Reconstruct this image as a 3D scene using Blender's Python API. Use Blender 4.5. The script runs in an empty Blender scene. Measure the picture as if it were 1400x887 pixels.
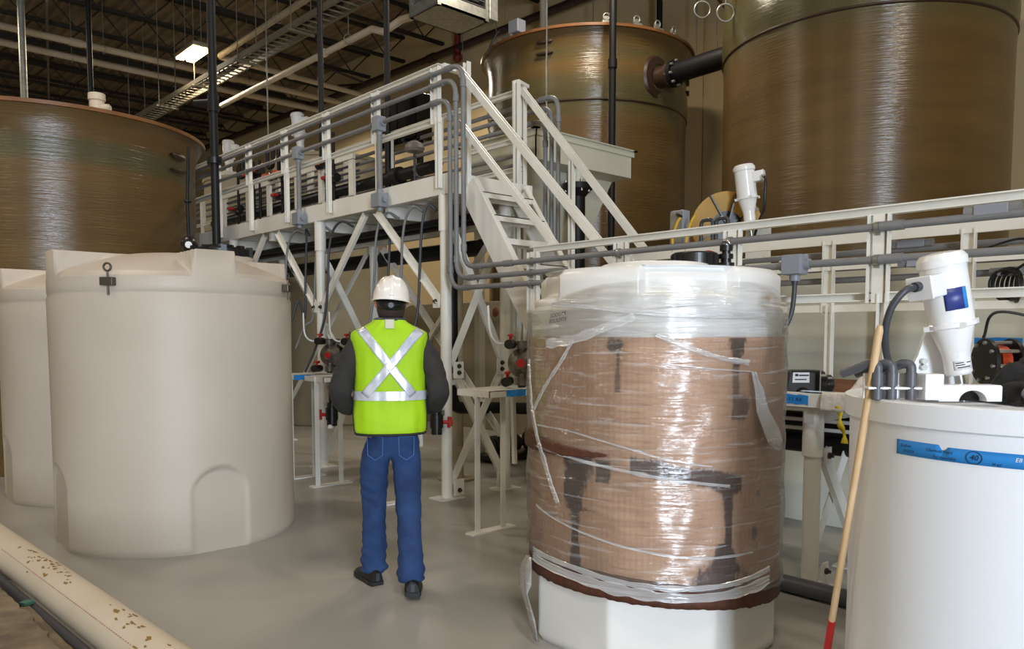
import bpy, math, random
from mathutils import Vector, Matrix, noise
random.seed(7)
PI = math.pi
S = bpy.context.scene
COL = S.collection

# ---------------------------------------------------------------- camera, light, exposure
cam_d = bpy.data.cameras.new('camera')
cam = bpy.data.objects.new('camera', cam_d)
COL.objects.link(cam)
cam.location = (0, 0, 1.53)
cam.rotation_euler = (math.radians(90) - math.atan(70 / 1060), 0, math.radians(-42.5))
cam_d.sensor_width = 36
cam_d.lens = 36 * 1060 / 1400
cam_d.shift_y = 81.5 / 1400
cam_d.clip_end = 200
S.camera = cam

W = bpy.data.worlds.new('sky')
S.world = W
W.use_nodes = True
W.node_tree.nodes['Background'].inputs[0].default_value = (0.62, 0.78, 1.0, 1)
W.node_tree.nodes['Background'].inputs[1].default_value = 1.0

def area(name, loc, rot, sx, sy, power, col):
    l = bpy.data.lights.new(name, 'AREA')
    l.shape = 'RECTANGLE'
    l.size, l.size_y, l.energy, l.color = sx, sy, power, col
    o = bpy.data.objects.new(name, l)
    COL.objects.link(o)
    o.location, o.rotation_euler = loc, rot
    return o
# daylight through the open dock door behind the camera
area('door_daylight', (-3.3, -8.15, 2.75), (math.radians(90), 0, 0), 2.5, 5.0, 1650, (0.76, 0.87, 1.0))
LAMP_POWER = 56
LAMP_COLOR = (1.0, 0.87, 0.71)

S.view_settings.view_transform = 'Standard'
S.view_settings.look = 'None'
S.view_settings.gamma = 1
S.view_settings.use_curve_mapping = False
S.view_settings.exposure = 0.0
S.cycles.max_bounces = 6
S.cycles.diffuse_bounces = 4
S.cycles.glossy_bounces = 3
S.cycles.transparent_max_bounces = 10
S.cycles.sample_clamp_indirect = 4.0
S.cycles.use_denoising = True

# ---------------------------------------------------------------- helpers: colour and materials
def lin(h):
    h = h.lstrip('#')
    out = []
    for i in (0, 2, 4):
        c = int(h[i:i + 2], 16) / 255
        out.append(c / 12.92 if c <= 0.04045 else ((c + 0.055) / 1.055) ** 2.4)
    return tuple(out) + (1.0,)

def pm(name, hexc, rough=0.5, metal=0.0, var=0.0, vscale=4.0, hex2=None, bump=0.0, bscale=40.0,
       stretch=(1, 1, 1), coat=0.0, spec=0.5, emit=None, estr=0.0, lo=0.35, hi=0.65, detail=4.0):
    m = bpy.data.materials.new(name)
    m.use_nodes = True
    nt = m.node_tree
    b = nt.nodes['Principled BSDF']
    b.inputs['Base Color'].default_value = lin(hexc)
    b.inputs['Roughness'].default_value = rough
    b.inputs['Metallic'].default_value = metal
    b.inputs['Specular IOR Level'].default_value = spec
    b.inputs['Coat Weight'].default_value = coat
    b.inputs['Coat Roughness'].default_value = 0.12
    if emit:
        b.inputs['Emission Color'].default_value = lin(emit)
        b.inputs['Emission Strength'].default_value = estr
    if var or hex2 or bump:
        tc = nt.nodes.new('ShaderNodeTexCoord')
        mp = nt.nodes.new('ShaderNodeMapping')
        mp.inputs['Scale'].default_value = stretch
        nt.links.new(tc.outputs['Object'], mp.inputs['Vector'])
    if hex2:
        n = nt.nodes.new('ShaderNodeTexNoise')
        n.inputs['Scale'].default_value = vscale
        n.inputs['Detail'].default_value = detail
        nt.links.new(mp.outputs[0], n.inputs['Vector'])
        r = nt.nodes.new('ShaderNodeValToRGB')
        r.color_ramp.elements[0].position = lo
        r.color_ramp.elements[1].position = hi
        r.color_ramp.elements[0].color = lin(hexc)
        r.color_ramp.elements[1].color = lin(hex2)
        nt.links.new(n.outputs['Fac'], r.inputs[0])
        nt.links.new(r.outputs[0], b.inputs['Base Color'])
    if bump:
        n = nt.nodes.new('ShaderNodeTexNoise')
        n.inputs['Scale'].default_value = bscale
        n.inputs['Detail'].default_value = 3
        nt.links.new(mp.outputs[0], n.inputs['Vector'])
        bp = nt.nodes.new('ShaderNodeBump')
        bp.inputs['Strength'].default_value = bump
        bp.inputs['Distance'].default_value = 0.02
        nt.links.new(n.outputs['Fac'], bp.inputs['Height'])
        nt.links.new(bp.outputs[0], b.inputs['Normal'])
    return m

def frp_material(name):
    """filament wound fibreglass: brown resin, greener near the laminate overlaps, fine hoop winding ridges"""
    m = bpy.data.materials.new(name)
    m.use_nodes = True
    nt = m.node_tree
    L = nt.links.new
    b = nt.nodes['Principled BSDF']
    tc = nt.nodes.new('ShaderNodeTexCoord')
    mp = nt.nodes.new('ShaderNodeMapping')
    mp.inputs['Scale'].default_value = (0.35, 0.35, 2.2)
    L(tc.outputs['Object'], mp.inputs['Vector'])
    n1 = nt.nodes.new('ShaderNodeTexNoise')
    n1.inputs['Scale'].default_value = 1.3
    n1.inputs['Detail'].default_value = 5
    L(mp.outputs[0], n1.inputs['Vector'])
    r1 = nt.nodes.new('ShaderNodeValToRGB')
    e = r1.color_ramp.elements
    e[0].position, e[1].position = 0.38, 0.66
    e[0].color, e[1].color = lin('#584426'), lin('#654f2d')
    L(n1.outputs['Fac'], r1.inputs[0])
    # greener laminate band, measured up from the tank's foot
    at = nt.nodes.new('ShaderNodeAttribute')
    at.attribute_name = 'green'
    mx = nt.nodes.new('ShaderNodeMix')
    mx.data_type = 'RGBA'
    L(at.outputs['Fac'], mx.inputs[0])
    L(r1.outputs[0], mx.inputs[6])
    mx.inputs[7].default_value = lin('#4a472d')
    L(mx.outputs[2], b.inputs['Base Color'])
    b.inputs['Roughness'].default_value = 0.24
    b.inputs['Specular IOR Level'].default_value = 0.55
    mp2 = nt.nodes.new('ShaderNodeMapping')
    mp2.inputs['Scale'].default_value = (3.0, 3.0, 48)
    mp2.inputs['Rotation'].default_value = (0.03, 0.02, 0)
    L(tc.outputs['Object'], mp2.inputs['Vector'])
    n2 = nt.nodes.new('ShaderNodeTexNoise')
    n2.inputs['Scale'].default_value = 1.0
    n2.inputs['Detail'].default_value = 4
    n2.inputs['Roughness'].default_value = 0.6
    L(mp2.outputs[0], n2.inputs['Vector'])
    bp = nt.nodes.new('ShaderNodeBump')
    bp.inputs['Strength'].default_value = 0.32
    bp.inputs['Distance'].default_value = 0.02
    L(n2.outputs['Fac'], bp.inputs['Height'])
    L(bp.outputs[0], b.inputs['Normal'])
    return m

def film_material(name, lo=0.035, hi=0.42):
    """clear stretch film: see-through, glossy along its wrinkles"""
    m = bpy.data.materials.new(name)
    m.use_nodes = True
    nt = m.node_tree
    L = nt.links.new
    out = nt.nodes['Material Output']
    nt.nodes.remove(nt.nodes['Principled BSDF'])
    tr = nt.nodes.new('ShaderNodeBsdfTransparent')
    gl = nt.nodes.new('ShaderNodeBsdfGlossy')
    gl.inputs['Roughness'].default_value = 0.22
    df = nt.nodes.new('ShaderNodeBsdfDiffuse')
    df.inputs['Color'].default_value = (0.85, 0.86, 0.88, 1)
    tc = nt.nodes.new('ShaderNodeTexCoord')
    mp = nt.nodes.new('ShaderNodeMapping')
    mp.inputs['Scale'].default_value = (1.6, 1.6, 26)
    mp.inputs['Rotation'].default_value = (0.16, 0.10, 0)
    L(tc.outputs['Object'], mp.inputs['Vector'])
    n = nt.nodes.new('ShaderNodeTexNoise')
    n.inputs['Scale'].default_value = 1.8
    n.inputs['Detail'].default_value = 5
    n.inputs['Distortion'].default_value = 0.6
    L(mp.outputs[0], n.inputs['Vector'])
    bp = nt.nodes.new('ShaderNodeBump')
    bp.inputs['Strength'].default_value = 0.9
    bp.inputs['Distance'].default_value = 0.02
    L(n.outputs['Fac'], bp.inputs['Height'])
    L(bp.outputs[0], gl.inputs['Normal'])
    lw = nt.nodes.new('ShaderNodeFresnel')
    lw.inputs['IOR'].default_value = 1.6
    L(bp.outputs[0], lw.inputs['Normal'])
    m1 = nt.nodes.new('ShaderNodeMixShader')
    rr = nt.nodes.new('ShaderNodeMapRange')
    rr.inputs[1].default_value = 0.0
    rr.inputs[2].default_value = 1.0
    rr.inputs[3].default_value = 0.10
    rr.inputs[4].default_value = 0.75
    L(lw.outputs[0], rr.inputs[0])
    L(rr.outputs[0], m1.inputs[0])
    L(tr.outputs[0], m1.inputs[1])
    L(gl.outputs[0], m1.inputs[2])
    ra = nt.nodes.new('ShaderNodeValToRGB')
    ra.color_ramp.elements[0].position = 0.56
    ra.color_ramp.elements[1].position = 0.78
    ra.color_ramp.elements[0].color = (lo, lo, lo, 1)
    ra.color_ramp.elements[1].color = (hi, hi, hi, 1)
    L(n.outputs['Fac'], ra.inputs[0])
    m2 = nt.nodes.new('ShaderNodeMixShader')
    L(ra.outputs[0], m2.inputs[0])
    L(m1.outputs[0], m2.inputs[1])
    L(df.outputs[0], m2.inputs[2])
    L(m2.outputs[0], out.inputs['Surface'])
    return m

def cardboard_material(name):
    m = pm(name, '#c79f80', 0.75, hex2='#b88f70', vscale=1.5, stretch=(1, 1, 0.4))
    nt = m.node_tree
    b = nt.nodes['Principled BSDF']
    at = nt.nodes.new('ShaderNodeAttribute')
    at.attribute_name = 'wet'
    mx = nt.nodes.new('ShaderNodeMix')
    mx.data_type = 'RGBA'
    src = b.inputs['Base Color'].links[0].from_socket
    nt.links.new(at.outputs['Fac'], mx.inputs[0])
    nt.links.new(src, mx.inputs[6])
    mx.inputs[7].default_value = lin('#43200c')
    nt.links.new(mx.outputs[2], b.inputs['Base Color'])
    return m

M = dict(
    white_steel=pm('white painted steel', '#e7e5de', 0.42, hex2='#dfdcd2', vscale=3),
    white_poly=pm('natural polyethylene', '#bfb5a8', 0.5, hex2='#b9aea0', vscale=1.2, bump=0.03, bscale=30),
    bright_poly=pm('white polyethylene', '#e3e2df', 0.33, hex2='#dcdad6', vscale=1.5, bump=0.04, bscale=18),
    drum_poly=pm('blue white polyethylene', '#e9edf4', 0.38, hex2='#e4e8f0', vscale=1.0),
    frp=frp_material('filament wound fibreglass'),
    frp_rim=pm('fibreglass rim', '#7d5330', 0.35, hex2='#6a4526', vscale=3),
    frp_pad=pm('dark resin pad', '#35241a', 0.4),
    dull_red=pm('dull red', '#6e2018', 0.55),
    film=film_material('stretch film'),
    film_rope=film_material('bunched stretch film', 0.30, 0.65),
    tray=pm('dull tray steel', '#7b7462', 0.6),
    mud=pm('dried mud', '#8a6c34', 0.85),
    red_print=pm('faded red print', '#a8685a', 0.8),
    cardboard=cardboard_material('water stained cardboard'),
    wet_board=pm('soaked cardboard', '#5a3222', 0.6, hex2='#4a281b', vscale=6, stretch=(6, 6, 0.5)),
    floor=pm('sealed concrete', '#9a9892', 0.33, hex2='#a8a59e', vscale=0.7, bump=0.02, bscale=6, detail=6),
    wall=pm('beige wall paint', '#c8b48c', 0.8, hex2='#beab84', vscale=0.4),
    concrete_wall=pm('painted containment wall', '#d6d6c8', 0.75, hex2='#cccbbb', vscale=0.8),
    pit_wall=pm('beige containment wall', '#b3a98f', 0.8, hex2='#a59b82', vscale=0.9),
    deck_roof=pm('weathered roof deck', '#8c7b63', 0.7, hex2='#74664f', vscale=1.0),
    joist=pm('dark primer steel', '#25201b', 0.6),
    conduit=pm('grey conduit', '#7d7d7e', 0.45, hex2='#747476', vscale=5),
    conduit_dark=pm('darker grey conduit', '#6f6b6b', 0.5),  # a darker, browner grey than the other conduits
    grey_box=pm('grey plastic box', '#868a93', 0.45),
    galv=pm('galvanised steel', '#a3a49c', 0.38, metal=0.6, hex2='#8c8d86', vscale=12),
    steel=pm('bright steel', '#b8b8b4', 0.3, metal=0.9),
    dark_bolt=pm('dark bolt', '#57534c', 0.4, metal=0.7),
    black_pipe=pm('black pipe', '#121112', 0.5, spec=0.3),
    black_plastic=pm('black plastic', '#151516', 0.35),
    dark_grey=pm('dark grey plastic', '#3b3d43', 0.45),
    pvc_dark=pm('dark grey pvc', '#55565c', 0.42),
    pvc_white=pm('cream pvc pipe', '#d0c5b2', 0.45, hex2='#c9bca6', vscale=2),
    sprinkler=pm('dark red sprinkler pipe', '#33221d', 0.5),
    pipe_white=pm('dusty white pipe', '#b3a48c', 0.5),
    red=pm('red plastic', '#b31f1f', 0.4),
    orange=pm('orange plastic', '#d9502a', 0.4),
    yellow=pm('yellow plastic', '#d0a428', 0.5),
    tape_blue=pm('blue tape', '#2585d2', 0.55),
    label_blue=pm('dark blue label', '#2c3a80', 0.4),
    label_white=pm('white label', '#e4e4e6', 0.5),
    ink=pm('black ink', '#18222f', 0.7),
    enamel=pm('white enamel', '#e9e9ea', 0.28, coat=0.3),
    hopper_paint=pm('hopper paint', '#cfcdbb', 0.45, hex2='#c7c5b2', vscale=2),
    lamp_case=pm('lamp case', '#8e8672', 0.5),
    lamp_glow=pm('lamp lens', '#fff1d0', 0.4, emit='#ffe2a8', estr=22),
    plywood=pm('brown plywood', '#7a5237', 0.6, hex2='#68442c', vscale=4, stretch=(1, 1, 8)),
    pole=pm('pale wood', '#d6b78f', 0.42, hex2='#cba97e', vscale=6, stretch=(6, 6, 0.6)),
    board=pm('muddy board', '#85765f', 0.75, hex2='#5c5040', vscale=5, bump=0.4, bscale=20),
    cloth_white=pm('pale rags', '#d8cfc6', 0.85, hex2='#cfc5ba', vscale=12, bump=0.5, bscale=25),
    cloth_blue=pm('pale blue wipes', '#b6cbe0', 0.85, bump=0.4, bscale=25),
    cloth_black=pm('black cloth', '#101013', 0.8, bump=0.6, bscale=18),
    caution=pm('caution tape', '#d3bb1c', 0.5),
    purple=pm('purple plastic', '#3a2a55', 0.5),
    teal=pm('teal plastic', '#3f6c5e', 0.5),
    glass_black=pm('glossy black', '#0a0a0b', 0.12),
    reel=pm('mustard reel', '#a9812f', 0.55),
    pump_metal=pm('cast pump metal', '#7a746a', 0.45, metal=0.4, hex2='#5c564e', vscale=20),
    denim=pm('blue denim', '#23406f', 0.85, hex2='#1b335c', vscale=9, bump=0.35, bscale=14),
    jacket=pm('charcoal jacket', '#2d2a28', 0.85, hex2='#242220', vscale=6, bump=0.3, bscale=14),
    vest=pm('lime vest', '#a9d60f', 0.7, hex2='#9dc80f', vscale=4, bump=0.2, bscale=9),
    vest_trim=pm('dark vest trim', '#22251e', 0.8),
    silver=pm('reflective tape', '#d5d9e4', 0.3, metal=0.25, hex2='#bcc2d2', vscale=14),
    silver_patch=pm('beige patch', '#c9c7b5', 0.6),
    helmet=pm('white helmet', '#ece7df', 0.25, coat=0.4),
    skin=pm('skin', '#b9785f', 0.55),
    hair=pm('brown hair', '#3c2a20', 0.8),
    shoe=pm('black shoe', '#121214', 0.55),
    sole=pm('dark sole', '#1e1e20', 0.6),
    rust=pm('rust spot', '#7c4a2a', 0.8),
    gauze=pm('wire mesh', '#a9abb3', 0.35, metal=0.7, bump=1.0, bscale=90),
)

# ---------------------------------------------------------------- helpers: meshes
OFF = {}
def frame_of(d, up=Vector((0, 0, 1))):
    d = d.normalized()
    if abs(d.dot(up)) > 0.98:
        up = Vector((0, 1, 0))
    s = d.cross(up).normalized()
    return d, s, s.cross(d).normalized()

class MB:
    def __init__(self):
        self.v, self.f, self.s, self.m, self.p, self.k = [], [], [], [], [], 0
    def add(self, vs, fs, smooth=False, mi=0):
        b = len(self.v)
        self.v += [Vector(p) for p in vs]
        for f in fs:
            self.f.append([b + i for i in f])
            self.s.append(smooth)
            self.m.append(mi)
            self.p.append(self.k)
        return self
    def cut(self):
        """what is added from here on becomes the next piece, an object of its own"""
        self.k += 1
        return self
    def box(self, c, s, R=None, mi=0):
        c = Vector(c)
        vs = []
        for x in (-.5, .5):
            for y in (-.5, .5):
                for z in (-.5, .5):
                    p = Vector((x * s[0], y * s[1], z * s[2]))
                    vs.append(c + (R @ p if R else p))
        return self.add(vs, [(0, 1, 3, 2), (4, 6, 7, 5), (0, 4, 5, 1), (2, 3, 7, 6), (0, 2, 6, 4), (1, 5, 7, 3)], mi=mi)
    def span(self, a, b, mi=0):
        a, b = Vector(a), Vector(b)
        return self.box((a + b) / 2, b - a, mi=mi)
    def profile(self, poly, p, q, up=(0, 0, 1), mi=0):
        """a closed 2D outline (side, up) swept straight from p to q"""
        p, q = Vector(p), Vector(q)
        d, s, u = frame_of(q - p, Vector(up))
        n = len(poly)
        vs = [p + s * a + u * b for a, b in poly] + [q + s * a + u * b for a, b in poly]
        fs = [(i, (i + 1) % n, n + (i + 1) % n, n + i) for i in range(n)]
        fs += [tuple(range(n))[::-1], tuple(range(n, 2 * n))]
        return self.add(vs, fs, mi=mi)
    def bar(self, p, q, w, h, up=(0, 0, 1), mi=0):
        return self.profile([(-w / 2, -h / 2), (w / 2, -h / 2), (w / 2, h / 2), (-w / 2, h / 2)], p, q, up, mi)
    def angle(self, p, q, w, h, t=0.008, up=(0, 0, 1)):
        return self.profile([(0, 0), (w, 0), (w, t), (t, t), (t, h), (0, h)], p, q, up)
    def channel(self, p, q, w, h, t=0.012, up=(0, 0, 1)):
        """C section, web on the -side, flanges towards +side"""
        return self.profile([(0, -h / 2), (w, -h / 2), (w, -h / 2 + t), (t, -h / 2 + t), (t, h / 2 - t), (w, h / 2 - t), (w, h / 2), (0, h / 2)], p, q, up)
    def tube(self, pts, r, n=10, cap=True, mi=0):
        pts = [Vector(p) for p in pts]
        k = len(pts)
        rr = r if isinstance(r, (list, tuple)) else [r] * k
        d0 = (pts[1] - pts[0])
        _, s, u = frame_of(d0)
        vs, fs = [], []
        for i in range(k):
            d = (pts[min(i + 1, k - 1)] - pts[max(i - 1, 0)]).normalized()
            s = (s - d * s.dot(d)).normalized()
            u = d.cross(s)
            for j in range(n):
                a = 2 * PI * j / n
                vs.append(pts[i] + (s * math.cos(a) + u * math.sin(a)) * rr[i])
        for i in range(k - 1):
            for j in range(n):
                fs.append((i * n + j, i * n + (j + 1) % n, (i + 1) * n + (j + 1) % n, (i + 1) * n + j))
        self.add(vs, fs, True, mi)
        if cap:
            b = len(self.v) - len(vs)
            for ring in (range(n)[::-1], range((k - 1) * n, k * n)):
                self.add([vs[i] for i in ring], [tuple(range(n))], False, mi)
        return self
    def cyl(self, p, q, r0, r1=None, n=20, mi=0):
        return self.tube([p, q], [r0, r0 if r1 is None else r1], n, True, mi)
    def lathe(self, c, prof, n=40, R=None, mi=0, smooth=True):
        """profile of (radius, height) pairs turned about the local z axis; each band has its own vertices at sharp corners"""
        c = Vector(c)
        for (r0, z0), (r1, z1) in zip(prof[:-1], prof[1:]):
            vs, fs = [], []
            for j in range(n):
                a = 2 * PI * j / n
                ca, sa = math.cos(a), math.sin(a)
                for r, z in ((r0, z0), (r1, z1)):
                    p = Vector((r * ca, r * sa, z))
                    vs.append(c + (R @ p if R else p))
            for j in range(n):
                k = (j + 1) % n
                fs.append((2 * j, 2 * k, 2 * k + 1, 2 * j + 1))
            self.add(vs, fs, smooth, mi)
        return self
    def ball(self, c, r, n=16, R=None, mi=0):
        rx, ry, rz = r if isinstance(r, (list, tuple)) else (r, r, r)
        c = Vector(c)
        m = n // 2
        vs, fs = [], []
        for i in range(m + 1):
            t = PI * i / m
            for j in range(n):
                a = 2 * PI * j / n
                p = Vector((rx * math.sin(t) * math.cos(a), ry * math.sin(t) * math.sin(a), rz * math.cos(t)))
                vs.append(c + (R @ p if R else p))
        for i in range(m):
            for j in range(n):
                fs.append((i * n + j, (i + 1) * n + j, (i + 1) * n + (j + 1) % n, i * n + (j + 1) % n))
        return self.add(vs, fs, True, mi)
    def torus(self, c, R1, r, n=24, k=8, R=None, arc=2 * PI, a0=0, mi=0):
        c = Vector(c)
        pts = []
        for i in range(n + 1):
            a = a0 + arc * i / n
            p = Vector((R1 * math.cos(a), R1 * math.sin(a), 0))
            pts.append(c + (R @ p if R else p))
        return self.tube(pts, r, k, arc < 2 * PI - 1e-6, mi)
    def grid(self, rows, closed=False, smooth=True, mi=0):
        n = len(rows[0])
        vs = [p for row in rows for p in row]
        fs = []
        for i in range(len(rows) - 1):
            for j in range(n if closed else n - 1):
                k = (j + 1) % n
                fs.append((i * n + j, i * n + k, (i + 1) * n + k, (i + 1) * n + j))
        return self.add(vs, fs, smooth, mi)
    def build(self, name, mat, parent=None, bevel=0, subsurf=0, solid=0):
        if self.k:
            first = None
            for k in range(self.k + 1):
                one, idx = MB(), {}
                for f, sm, mi, p in zip(self.f, self.s, self.m, self.p):
                    if p == k:
                        g = []
                        for i in f:
                            if i not in idx:
                                idx[i] = len(one.v)
                                one.v.append(self.v[i])
                            g.append(idx[i])
                        one.f.append(g); one.s.append(sm); one.m.append(mi); one.p.append(0)
                if one.f:
                    o = one.build(name, mat, parent, bevel, subsurf, solid)
                    first = first or o
            return first
        me = bpy.data.meshes.new(name)
        o = bpy.data.objects.new(name, me)
        COL.objects.link(o)
        off = OFF.get(parent.name, Vector()) if parent else Vector()
        me.from_pydata([tuple(v - off) for v in self.v], [], self.f)
        me.polygons.foreach_set('use_smooth', self.s)
        mats = mat if isinstance(mat, (list, tuple)) else [mat]
        for x in mats:
            me.materials.append(M[x] if isinstance(x, str) else x)
        if len(mats) > 1:
            me.polygons.foreach_set('material_index', self.m)
        me.update()
        if parent:
            o.parent = parent
        OFF[o.name] = off.copy()
        if solid:
            md = o.modifiers.new('solid', 'SOLIDIFY')
            md.thickness = solid
        if bevel:
            md = o.modifiers.new('bevel', 'BEVEL')
            md.width, md.segments, md.limit_method = bevel, 2, 'ANGLE'
        if subsurf:
            md = o.modifiers.new('sub', 'SUBSURF')
            md.levels = md.render_levels = subsurf
        return o

def tag(o, label, cat, group=None, kind=None):
    o['label'], o['category'] = label, cat
    if group:
        o['group'] = group
    if kind:
        o['kind'] = kind
    return o
def thing(name, label, cat, loc=(0, 0, 0), group=None):
    o = bpy.data.objects.new(name, None)
    o.empty_display_size = 0.1
    COL.objects.link(o)
    o.location = loc
    OFF[o.name] = Vector(loc)
    return tag(o, label, cat, group)
def struct(name, mb, mat, bevel=0):
    o = mb.build(name, mat, None, bevel)
    o['kind'] = 'structure'
    return o
def dup(root, loc, label=None, group=None, rotz=None):
    r = root.copy()
    COL.objects.link(r)
    r.location = loc
    if rotz is not None:
        r.rotation_euler = (0, 0, rotz)
    if label:
        r['label'] = label
    if group:
        r['group'] = group
    for ch in list(root.children):
        c = ch.copy()
        COL.objects.link(c)
        c.parent = r
        for g in list(ch.children):
            d = g.copy()
            COL.objects.link(d)
            d.parent = c
    return r
def fillet(pts, r, k=8):
    """a polyline with its corners rounded"""
    pts = [Vector(p) for p in pts]
    out = [pts[0]]
    for a, b, c in zip(pts[:-2], pts[1:-1], pts[2:]):
        u, w = (a - b).normalized(), (c - b).normalized()
        ang = u.angle(w)
        t = min(r / math.tan(ang / 2), (a - b).length * .49, (c - b).length * .49)
        p0, p1 = b + u * t, b + w * t
        for i in range(k + 1):
            x = i / k
            out.append((p0 * (1 - x) ** 2 + b * 2 * x * (1 - x) + p1 * x ** 2))
    out.append(pts[-1])
    return out
def spline(pts, k=8):
    """Catmull-Rom through the points"""
    P = [Vector(p) for p in pts]
    P = [P[0] * 2 - P[1]] + P + [P[-1] * 2 - P[-2]]
    out = []
    for i in range(1, len(P) - 2):
        a, b, c, d = P[i - 1], P[i], P[i + 1], P[i + 2]
        for j in range(k):
            t = j / k
            out.append(0.5 * ((2 * b) + (c - a) * t + (2 * a - 5 * b + 4 * c - d) * t * t + (3 * b - a - 3 * c + d) * t ** 3))
    out.append(P[-2])
    return out
def text_mesh(body, size, name, mat, parent, place, shear=0.0):
    """lettering as a thin mesh; place(u, v) maps the flat text plane onto the thing's surface"""
    cu = bpy.data.curves.new(name, 'FONT')
    cu.body, cu.size, cu.align_x, cu.align_y, cu.shear = body, size, 'CENTER', 'CENTER', shear
    cu.resolution_u = 2
    t = bpy.data.objects.new('tmp', cu)
    COL.objects.link(t)
    dg = bpy.context.evaluated_depsgraph_get()
    me = bpy.data.meshes.new_from_object(t.evaluated_get(dg))
    mb = MB()
    mb.add([place(v.co.x, v.co.y) for v in me.vertices], [tuple(p.vertices) for p in me.polygons])
    bpy.data.objects.remove(t)
    bpy.data.meshes.remove(me)
    return mb.build(name, mat, parent)
def rotm(ax, deg):
    return Matrix.Rotation(math.radians(deg), 3, ax)
def aim(d):
    """rotation taking local z onto d"""
    d, s, u = frame_of(Vector(d))
    return Matrix((s, u, d)).transposed() if s.cross(u).dot(d) > 0 else Matrix((u, s, d)).transposed()

# ================================================================ THE SETTING
X0, X1, Y0, Y1, ZC = -9.0, 12.5, -8.0, 44.0, 9.6
struct('floor', MB().span((X0 - .3, Y0 - 6, -0.2), (X1 + .3, Y1 + .3, 0)), 'floor')
# corrugated roof deck, ribs running the length of the hall
mb = MB()
x, top = X0 - .2, []
prof = []
while x < X1 + .2:
    prof += [(x, ZC), (x + .09, ZC), (x + .13, ZC + .075), (x + .24, ZC + .075)]
    x += .28
vs = [(px, Y0 - .2, pz) for px, pz in prof] + [(px, Y1 + .2, pz) for px, pz in prof]
n = len(prof)
mb.add(vs, [(i, i + 1, n + i + 1, n + i) for i in range(n - 1)])
mb.span((X0 - .2, Y0 - .2, ZC + .085), (X1 + .2, Y1 + .2, ZC + .2))
struct('ceiling', mb, 'deck_roof')
# open web roof joists across the hall
k = 0
y = 4.0
while y < Y1:
    mb = MB()
    for z, h in ((ZC - .06, .07), (ZC - .68, .07)):
        mb.bar((X0, y - .035, z), (X1, y - .035, z), .03, h)
        mb.bar((X0, y + .035, z), (X1, y + .035, z), .03, h)
    xx = X0
    j = 0
    while xx < X1 - .3:
        a, b = ((ZC - .66), (ZC - .08)) if j % 2 == 0 else ((ZC - .08), (ZC - .66))
        mb.tube([(xx, y, a), (xx + .55, y, b)], .016, 6, False)
        xx += .55
        j += 1
    struct('ceiling_beam', mb, 'joist')
    y += 1.75
# long wall with vertical panel joints
mb = MB()
mb.span((X1 + .02, Y0, 0), (X1 + .3, Y1, ZC + .05))
y = -8.0
while y < Y1:
    mb.span((X1, y + .012, 0), (X1 + .03, min(y + 5.47 - .012, Y1), ZC + .04))
    y += 5.47
struct('wall_right', mb, 'wall')
struct('wall_far', MB().span((X0, Y1, 0), (X1, Y1 + .2, ZC + .05)), 'wall')
struct('wall_left', MB().span((X0 - .2, Y0, 0), (X0, Y1, ZC + .05)), 'wall')
mb = MB()
mb.span((X0, Y0 - .2, 0), (-4.65, Y0, ZC + .05))
mb.span((-1.95, Y0 - .2, 0), (X1, Y0, ZC + .05))
mb.span((-4.65, Y0 - .2, 5.3), (-1.95, Y0, ZC + .05))
struct('wall_near', mb, 'wall')
mb = MB()
mb.span((-4.65, Y0 - .22, 0), (-4.55, Y0 + .04, 5.3))
mb.span((-2.05, Y0 - .22, 0), (-1.95, Y0 + .04, 5.3))
mb.span((-4.65, Y0 - .22, 5.2), (-1.95, Y0 + .04, 5.3))
struct('trim_1', mb, 'galv')
# containment walls that ring the big fibreglass tanks
struct('wall_containment', MB().span((5.95, Y0, 0), (6.15, 5.35, 2.02)), 'concrete_wall', .01)
mb = MB()
mb.span((7.95, 5.35, 0), (8.15, Y1, 2.02))
mb.span((6.15, 5.15, 0), (8.15, 5.35, 2.02))
struct('wall_containment_rear', mb, 'pit_wall', .01)
for i, (y, z) in enumerate([(9.05, 1.85), (9.9, .75), (10.3, .2), (8.2, .45)]):
    mb = MB()
    mb.lathe((7.945, y, z), [(0, 0.012), (.05, .01), (.075, 0)], 16, aim((-1, 0, 0)))
    struct('wall_tie_hole', mb, 'rust')

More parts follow.
